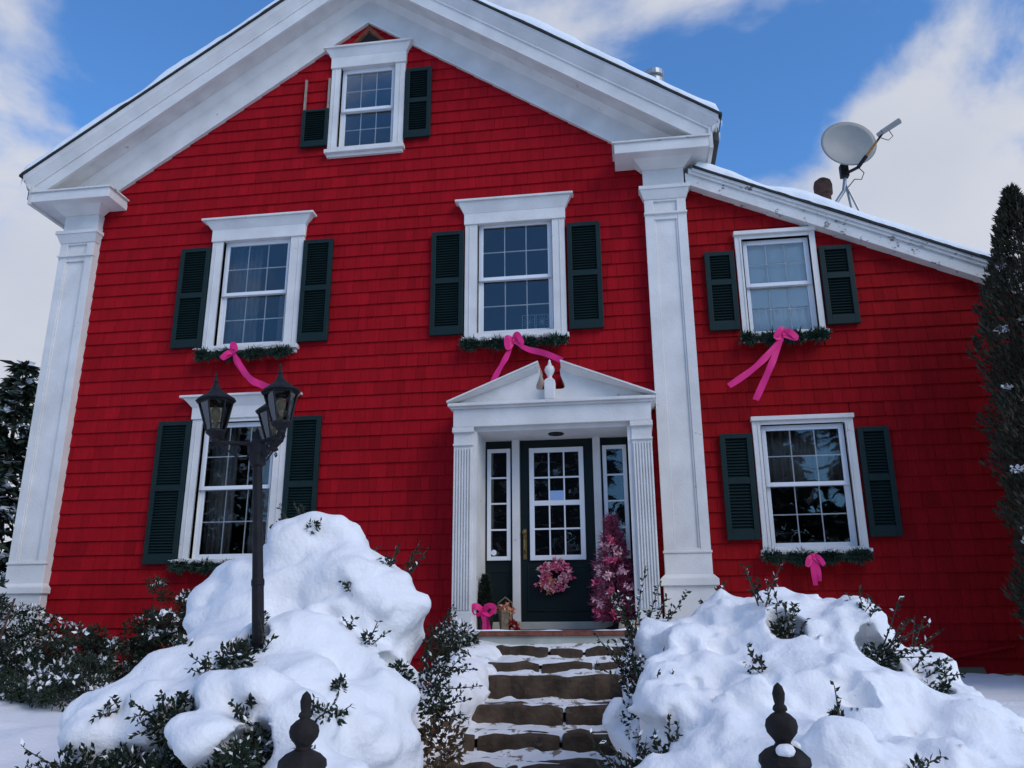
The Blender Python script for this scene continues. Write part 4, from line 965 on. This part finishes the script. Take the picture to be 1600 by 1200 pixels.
LSP = [((-2.42, -3.35, 2.20), (-.2, -.1, 1), .26, 5), ((-2.50, -3.5, 2.12), (-.5, -.3, .7), .2, 5), ((-1.66, -3.4, 1.86), (.3, 0, .8), .24, 5), ((-1.95, -3.35, 2.0), (.5, -.1, .5), .16, 4),
       ((-1.42, -3.45, 1.45), (.7, -.2, .3), .28, 8), ((-1.35, -3.5, 1.2), (.7, -.3, .3), .3, 8), ((-1.40, -3.6, 1.0), (.6, -.3, .4), .3, 8), ((-2.20, -4.42, 1.42), (.4, -.2, .8), .18, 3), ((-1.85, -3.98, 1.48), (.4, -.5, .5), .14, 4),
       ((-2.95, -5.0, .80), (-.6, -.5, .3), .22, 8), ((-2.5, -4.95, 1.1), (-.2, -.8, .3), .2, 6), ((-2.35, -4.7, 1.28), (-.2, -.6, .5), .18, 5), ((-2.0, -4.95, 1.1), (.3, -.7, .4), .2, 6), ((-3.05, -3.4, 1.70), (-.6, -.2, .5), .16, 3)]
LCL = [((-2.27, -4.60, 1.38), .10, 420), ((-2.40, -4.92, 1.07), .13, 700), ((-2.90, -4.96, .80), (.17, .13, .17), 1000), ((-2.64, -4.96, .84), .13, 650), ((-2.32, -5.08, .84), (.17, .12, .13), 800), ((-1.92, -5.02, .94), .12, 600), ((-2.04, -5.18, .78), .15, 900), ((-2.28, -4.32, 1.40), .11, 420), ((-1.92, -5.22, .93), .10, 420),
       ((-1.36, -3.55, 1.15), (.10, .2, .28), 600), ((-2.50, -3.55, 2.08), .09, 240), ((-1.98, -3.45, 1.98), .06, 120), ((-3.1, -5.1, .72), (.14, .1, .12), 350), ((-1.50, -3.9, 1.24), (.1, .12, .1), 350), ((-1.88, -4.12, 1.46), (.07, .05, .04), 90)]
LDR = [((-1.28, -3.6, .80), (.14, .25, .26), 420), ((-1.22, -3.9, .55), (.14, .25, .22), 380)]
shrub('snow_covered_holly', (-2.35, -3.8, .8), 'tall holly shrub buried under a heaped snow mound around the lamp post', LB, LCV, LSP, LCL, (-4.1, -5.6, .35), (-1.0, -2.4, 2.5), 1.3, [(-1.38, -3.65, 1.2), (-2.42, -3.42, 2.27), (-2.3, -5.05, .95)], LDR)
RB = [(1.02, -3.1, 1.15, .55, .55, .58), (1.10, -3.05, 1.34, .42, .40, .38), (.62, -3.2, 1.2, .45, .5, .46), (.38, -3.3, 1.15, .35, .5, .45), (1.45, -3.2, 1.1, .50, .5, .45), (1.75, -3.3, .95, .42, .45, .36), (.95, -3.8, .95, .75, .6, .48), (.45, -3.9, .85, .45, .55, .45), (1.55, -3.9, .80, .6, .55, .36), (1.95, -3.7, .75, .4, .5, .26),
      (.75, -4.5, .75, .55, .5, .38), (1.30, -4.6, .68, .6, .5, .33), (.30, -4.6, .6, .35, .5, .36), (1.75, -4.5, .62, .5, .5, .25), (.55, -5.1, .48, .5, .4, .3), (1.2, -5.2, .45, .6, .4, .28), (2.1, -4.2, .65, .4, .5, .2), (.15, -3.5, .8, .25, .4, .35), (.75, -3.55, 1.38, .16, .16, .13), (1.2, -4.1, 1.22, .2, .16, .13), (.62, -4.2, 1.1, .17, .16, .12), (1.62, -3.7, 1.08, .16, .16, .12), (.95, -4.9, .98, .16, .14, .1)]
RCV = [(.93, -3.68, 1.50, .10), (.55, -3.75, 1.45, .10), (1.15, -4.35, 1.22, .10), (.75, -4.75, 1.12, .09), (1.45, -4.55, 1.02, .09), (.35, -4.2, 1.25, .09), (1.50, -3.70, 1.34, .13), (1.72, -3.78, 1.17, .10), (.08, -3.95, .95, .16), (.10, -4.55, .75, .18), (2.1, -4.1, .92, .07), (.55, -5.4, .78, .09)]
RSP = [((.85, -3.5, 1.68), (-.1, -.2, 1), .26, 5), ((.95, -3.62, 1.45), (.0, -.4, .8), .28, 8), ((1.40, -3.5, 1.5), (.3, -.2, .7), .24, 8), ((1.52, -3.62, 1.38), (.5, -.3, .4), .26, 8), ((1.72, -3.6, 1.25), (.6, -.2, .6), .22, 6), ((1.85, -3.2, 1.35), (.6, 0, .6), .2, 3), ((.60, -3.05, 1.62), (-.3, 0, .8), .2, 4),
       ((.02, -3.0, 1.45), (-.1, -.1, 1), .42, 8), ((.10, -3.2, 1.4), (.2, -.1, .9), .34, 8), ((-.02, -3.3, 1.15), (-.3, -.2, .7), .34, 10), ((.05, -3.7, 1.0), (-.1, -.3, .8), .34, 10), ((.12, -4.0, .95), (.2, -.3, .9), .34, 6), ((.15, -4.4, .8), (.1, -.3, .8), .28, 10), ((-.02, -4.3, .72), (-.3, -.3, .5), .3, 10), ((.55, -5.45, .72), (0, -.5, .6), .16, 5), ((2.05, -4.12, .9), (.4, -.3, .5), .14, 4)]
RCL = [((.93, -3.62, 1.46), (.08, .08, .13), 220), ((1.48, -3.62, 1.32), (.13, .1, .12), 420), ((1.72, -3.7, 1.13), (.13, .1, .08), 300), ((.0, -3.1, 1.3), (.12, .2, .25), 520), ((.02, -3.6, .95), (.14, .3, .26), 800), ((.06, -4.3, .70), (.18, .3, .22), 900), ((2.1, -4.05, .90), (.06, .05, .06), 90), ((.55, -5.35, .74), .09, 180), ((.16, -4.9, .55), (.14, .2, .16), 400), ((.72, -3.4, 1.42), .05, 60)]
shrub('snow_covered_holly', (.95, -3.7, .6), 'wide holly shrub under a domed snow mound below the wing windows', RB, RCV, RSP, RCL, (-.25, -5.7, .05), (2.75, -2.35, 2.05), 7.7, [(-.03, -3.4, 1.22)], (), .065, 3.6, .045)
# small sprig shrubs beside the steps
SB = empty('leafy_shrub', (-1.75, -.85, 1.1)); tag(SB, 'small dusted evergreen bush between the steps and the red wall', 'shrub')
parts = [clump((0, 0, .28), (.2, .18, .2), 700, .07, .02), clump((-.25, .1, .3), (.15, .15, .2), 300, .06, .02)]; npmesh('foliage', *merge(parts), 'leaf', SB, kind='stuff')
V, F = clump((-.02, -.02, .38), (.2, .18, .13), 130, .06, .028); npmesh('snow_dusting', V, F, 'snow', SB, kind='stuff')
b = MB()
for k in range(5): b.tube([(0, 0, -.1), (.12*math.cos(k*1.3), .12*math.sin(k*1.3), .3)], [.01, .004], 5)
b.build('twigs', 'bark', SB)['kind'] = 'stuff'
# snow bank beside the steps
P, F = surface_nets(blobs_field([(-1.62, -1.0, 1.12, .32, .35, .24), (-1.62, -1.5, 1.02, .28, .4, .22), (-1.66, -2.0, .9, .28, .45, .22), (-1.6, -2.6, .7, .26, .5, .22), (-1.5, -.75, 1.22, .2, .2, .14), (.15, -1.1, 1.12, .35, .4, .25), (.25, -1.7, 1.0, .35, .5, .25), (.25, -2.4, .85, .35, .6, .3), (.7, -1.4, 1.05, .5, .7, .2)], .06, (), .06, 4, 3), (-2.2, -3.2, .4), (1.4, -.3, 1.6), .035)
o = npmesh('snow_bank', P, F, 'snow', smooth=True); tag(o, 'trampled snow banked along both sides of the stone steps', 'snow', kind='stuff')
# dusted foundation shrubs along the red wall
def yew(x, y, z, rx, ry, rz, n, label, k):
    R = empty('foundation_shrub', (x, y, z)); tag(R, label, 'shrub', 'dusted evergreen shrubs along the wall')
    parts = []; tw = MB(); sn = []
    for i in range(int(n)):
        d = rdir(1)[0]; d[2] = abs(d[2]); c = d*(rx, ry, rz)*(.45+.55*random.random()); parts.append(clump(c, (.08+.05*random.random(),)*2+(.06,), 95, .055, .016))
        if i % 2 == 0: sn.append(clump(c+(0, -.02, .045), (.08, .07, .012), 12, .05, .03))
        if i % 5 == 0: tw.tube([(0, 0, -.2), Vector(c)*.5+Vector((0, 0, .05)), Vector(c)], [.014, .009, .004], 5)
    npmesh('foliage', *merge(parts), 'leaf' if k % 2 else 'needle', R, kind='stuff'); npmesh('snow_dusting', *merge(sn), 'snow', R, kind='stuff'); tw.build('twigs', 'bark', R)['kind'] = 'stuff'
yew(-6.95, -1.0, 1.0, .50, .45, 1.12, 80, 'leafy shrub covering the foot of the white corner pilaster', 0)
yew(-6.25, -1.1, 1.0, .60, .5, .80, 76, 'low dusted shrub with a bare orange stake in it', 1)
yew(-5.55, -1.2, 1.0, .60, .5, .62, 64, 'low dusted shrub spreading between the stake and the upright bush', 2)
yew(-4.85, -.9, 1.05, .50, .45, 1.10, 84, 'upright dusted bush under the garland of the tall window', 3)
yew(-5.3, -2.0, .95, .75, .45, .30, 60, 'flat snow-streaked juniper at the edge of the lawn', 4)
yew(-6.4, -2.0, .92, .65, .45, .28, 50, 'flat dark juniper near the corner pilaster', 5)
b = MB(); b.tube([(-6.33, -1.6, .9), (-6.15, -1.55, 1.85)], [.014, .010], 6); o = b.build('garden_stake', 'rustpipe'); tag(o, 'thin rusty orange stake leaning in the wall shrubs', 'stake')

# ================================================================== TREES
def conifer(name, loc, h, r, label, group, whorls=26, per=9, seed=1, snow=True):
    R = empty(name, loc); tag(R, label, 'tree', group); rs = np.random.default_rng(seed)
    b = MB(); b.tube([(0, 0, -.5), (0, 0, h*.5), (0, 0, h*.99)], [h*.018, h*.011, .01], 8); b.build('trunk', 'bark', R)
    C = []; D = []; SC = []; LN_ = []
    for w in range(whorls):
        t = (w+.5*rs.random())/whorls; z = h*(.06+.93*t); rr = r*(1-t)**.85*(.85+.3*rs.random())
        for k in range(per):
            a = 2*math.pi*(k+rs.random())/per; ln = rr*(.75+.45*rs.random()); m = max(6, int(26*ln/r+6))
            s = np.sort(rs.random(m))**.7; droop = -.18*s+.10*s*s
            c = np.stack([s*ln*np.cos(a), s*ln*np.sin(a), z+ln*droop*1.6], 1)
            lat = (rs.random(m)-.5)*2; sd = np.stack([-np.sin(a)+0*s, np.cos(a)+0*s, 0*s], 1)
            c = c+sd*(lat*.20*ln*(1-s*.7))[:, None]+rs.normal(size=(m, 3))*.02*h/8
            d = np.stack([np.cos(a)+0*s, np.sin(a)+0*s, -.35+0*s], 1)+sd*lat[:, None]*.9
            C.append(c); D.append(d); LN_.append(np.full(m, h*.055*(.6+.6*rs.random())))
            if snow and rs.random() < .5:
                q = s > .35; SC.append(c[q]+(0, 0, .03*h/8))
    C = np.concatenate(C); D = np.concatenate(D); n = len(C); LNc = np.concatenate(LN_)
    pr = []
    for j in range(2): pr.append(leaf_cards(C, D+rs.normal(size=(n, 3))*.35, rs.normal(size=(n, 3))*.5+(0, 0, 1), LNc*(.7+.5*rs.random(n)), LNc*.30))
    npmesh('crown', *merge(pr), 'needle', R, kind='stuff')
    if snow:
        SC = np.concatenate(SC); n = len(SC); npmesh('snow_load', *leaf_cards(SC, rs.normal(size=(n, 3))*(1, 1, .2), rs.normal(size=(n, 3))*.25+(0, 0, 1), h*.04, h*.026), 'snow', R, kind='stuff')
    return R
def copytree(o, loc, rz, sc, label):
    c = o.copy(); COL.objects.link(c); c.location = loc; c.rotation_euler = (0, 0, rz); c.scale = (sc,)*3; c['label'] = label
    for ch in o.children: d = ch.copy(); d.parent = c; COL.objects.link(d)
    return c
sp = conifer('spruce_tree', (-17.9, 12, 1.0), 8.4, 2.6, 'snow-laden spruce with two leaders beside the white corner pilaster', 'spruces beyond the house', seed=3)
copytree(sp, (-16.6, 14.5, 1.0), 1.2, .98, 'snow-laden spruce half hidden behind the house corner')
copytree(sp, (-14.2, 1.2, .9), 2.0, .42, 'low young spruce beyond the corner shrubs')
copytree(sp, (-19.4, 9.5, 1.0), 4.0, .8, 'dark spruce at the far edge of the yard')
LB_ = 'tall dark spruce across the street, seen only mirrored in the window glass'
spb = conifer('spruce_tree', (-3.5, -33, 0), 15, 4.2, LB_, 'spruces mirrored in the windows', seed=5, per=8)
for x, y, s in ((-13, -34, 1.0), (-21, -31, .9), (-8.5, -36, 1.12), (2.0, -36, .85), (7.0, -32, 1.05), (13, -34, 1.1), (19, -31, .95), (26, -33, 1.1), (-29, -33, 1.1)):
    copytree(spb, (x, y, 0), x*1.3, s, LB_)
# the branch that reaches in at the left edge belongs to a near pine
pb = empty('pine_tree', (-10.6, -1.3, 0.9)); tag(pb, 'near pine whose branch tip reaches in beside the white pilaster', 'tree')
b = MB(); b.tube([(0, 0, -.3), (0, 0, 3), (.1, 0, 6.5)], [.18, .14, .04], 8); b.build('trunk', 'bark', pb)
parts = []; tw = MB()
for k in range(26):
    a = random.random()*6.28; z = 2.2+4.2*random.random(); ln = 1.7*(1.15-(z-2.2)/5)
    if k == 0: a, z, ln = 0.08, 3.75, 2.18
    p0 = Vector((0, 0, z)); p1 = Vector((ln*math.cos(a), ln*math.sin(a), z+.05)); tw.tube([p0, p1], [.03, .008], 6)
    if k and math.cos(a) > .3: 
        p1 = p0.lerp(p1, .8)
    for t in np.linspace(.35, 1, 12):
        c = np.array(p0.lerp(p1, t)); n = 60; parts.append(leaf_cards(np.repeat([c], n, 0)+rdir(n)*.03, rdir(n)+np.array([math.cos(a), math.sin(a), .2])*.8, rdir(n), .12, .007))
npmesh('crown', *merge(parts), 'needle', pb, kind='stuff'); tw.build('branches', 'bark', pb)
# arborvitae in front of the wing corner
def arbor(loc, h, r, label, n, seed):
    R = empty('arborvitae', loc); tag(R, label, 'tree', 'arborvitae at the wing corner'); rs = np.random.default_rng(seed)
    b = MB(); b.tube([(0, 0, -.3), (0, 0, h*.6), (0, 0, h*.97)], [.07, .05, .01], 8); b.build('trunk', 'bark', R)
    t = rs.random(n)**1.15; a = rs.random(n)*2*np.pi
    prof = np.interp(t, [0, .12, .45, .72, .86, .93, 1], [.55, .95, 1.0, .80, .45, .26, .03])
    lump = 1+.34*fbm(np.cos(a)*2.0+seed, np.sin(a)*2.0, t*12, 4)
    rr = r*prof*lump*(rs.random(n)**.28); C = np.stack([rr*np.cos(a), rr*np.sin(a), h*t], 1)
    D = np.stack([np.cos(a)*.55, np.sin(a)*.55, .95+0*a], 1)+rs.normal(size=(n, 3))*.35
    Nn = np.stack([-np.sin(a), np.cos(a), 0*a], 1)+rs.normal(size=(n, 3))*.5
    npmesh('crown', *leaf_cards(C, D, Nn, .075*(.5+.8*rs.random(n)), .022), 'cedar', R, kind='stuff')
    sn = []
    for _ in range(46):
        tt = rs.random()*.85; aa = math.pi+rs.random()*math.pi*1.0; pr_ = np.interp(tt, [0, .12, .45, .72, .86, 1], [.6, .95, 1, .72, .36, .05])*r*1.0
        s_ = rs.random()**2*.075+.02; sn.append(clump((pr_*math.cos(aa), pr_*math.sin(aa), h*tt), (s_, s_, s_*.5), int(10+s_*500), .03, .028))
    npmesh('snow_dusting', *merge(sn), 'snow', R, kind='stuff')
arbor((4.06, -1.0, 1.0), 4.86, .55, 'pointed dark arborvitae covering the end of the wing rake', 34000, 2)
arbor((4.42, -.8, 1.0), 4.75, .60, 'second dark arborvitae behind the pointed one', 18000, 9)
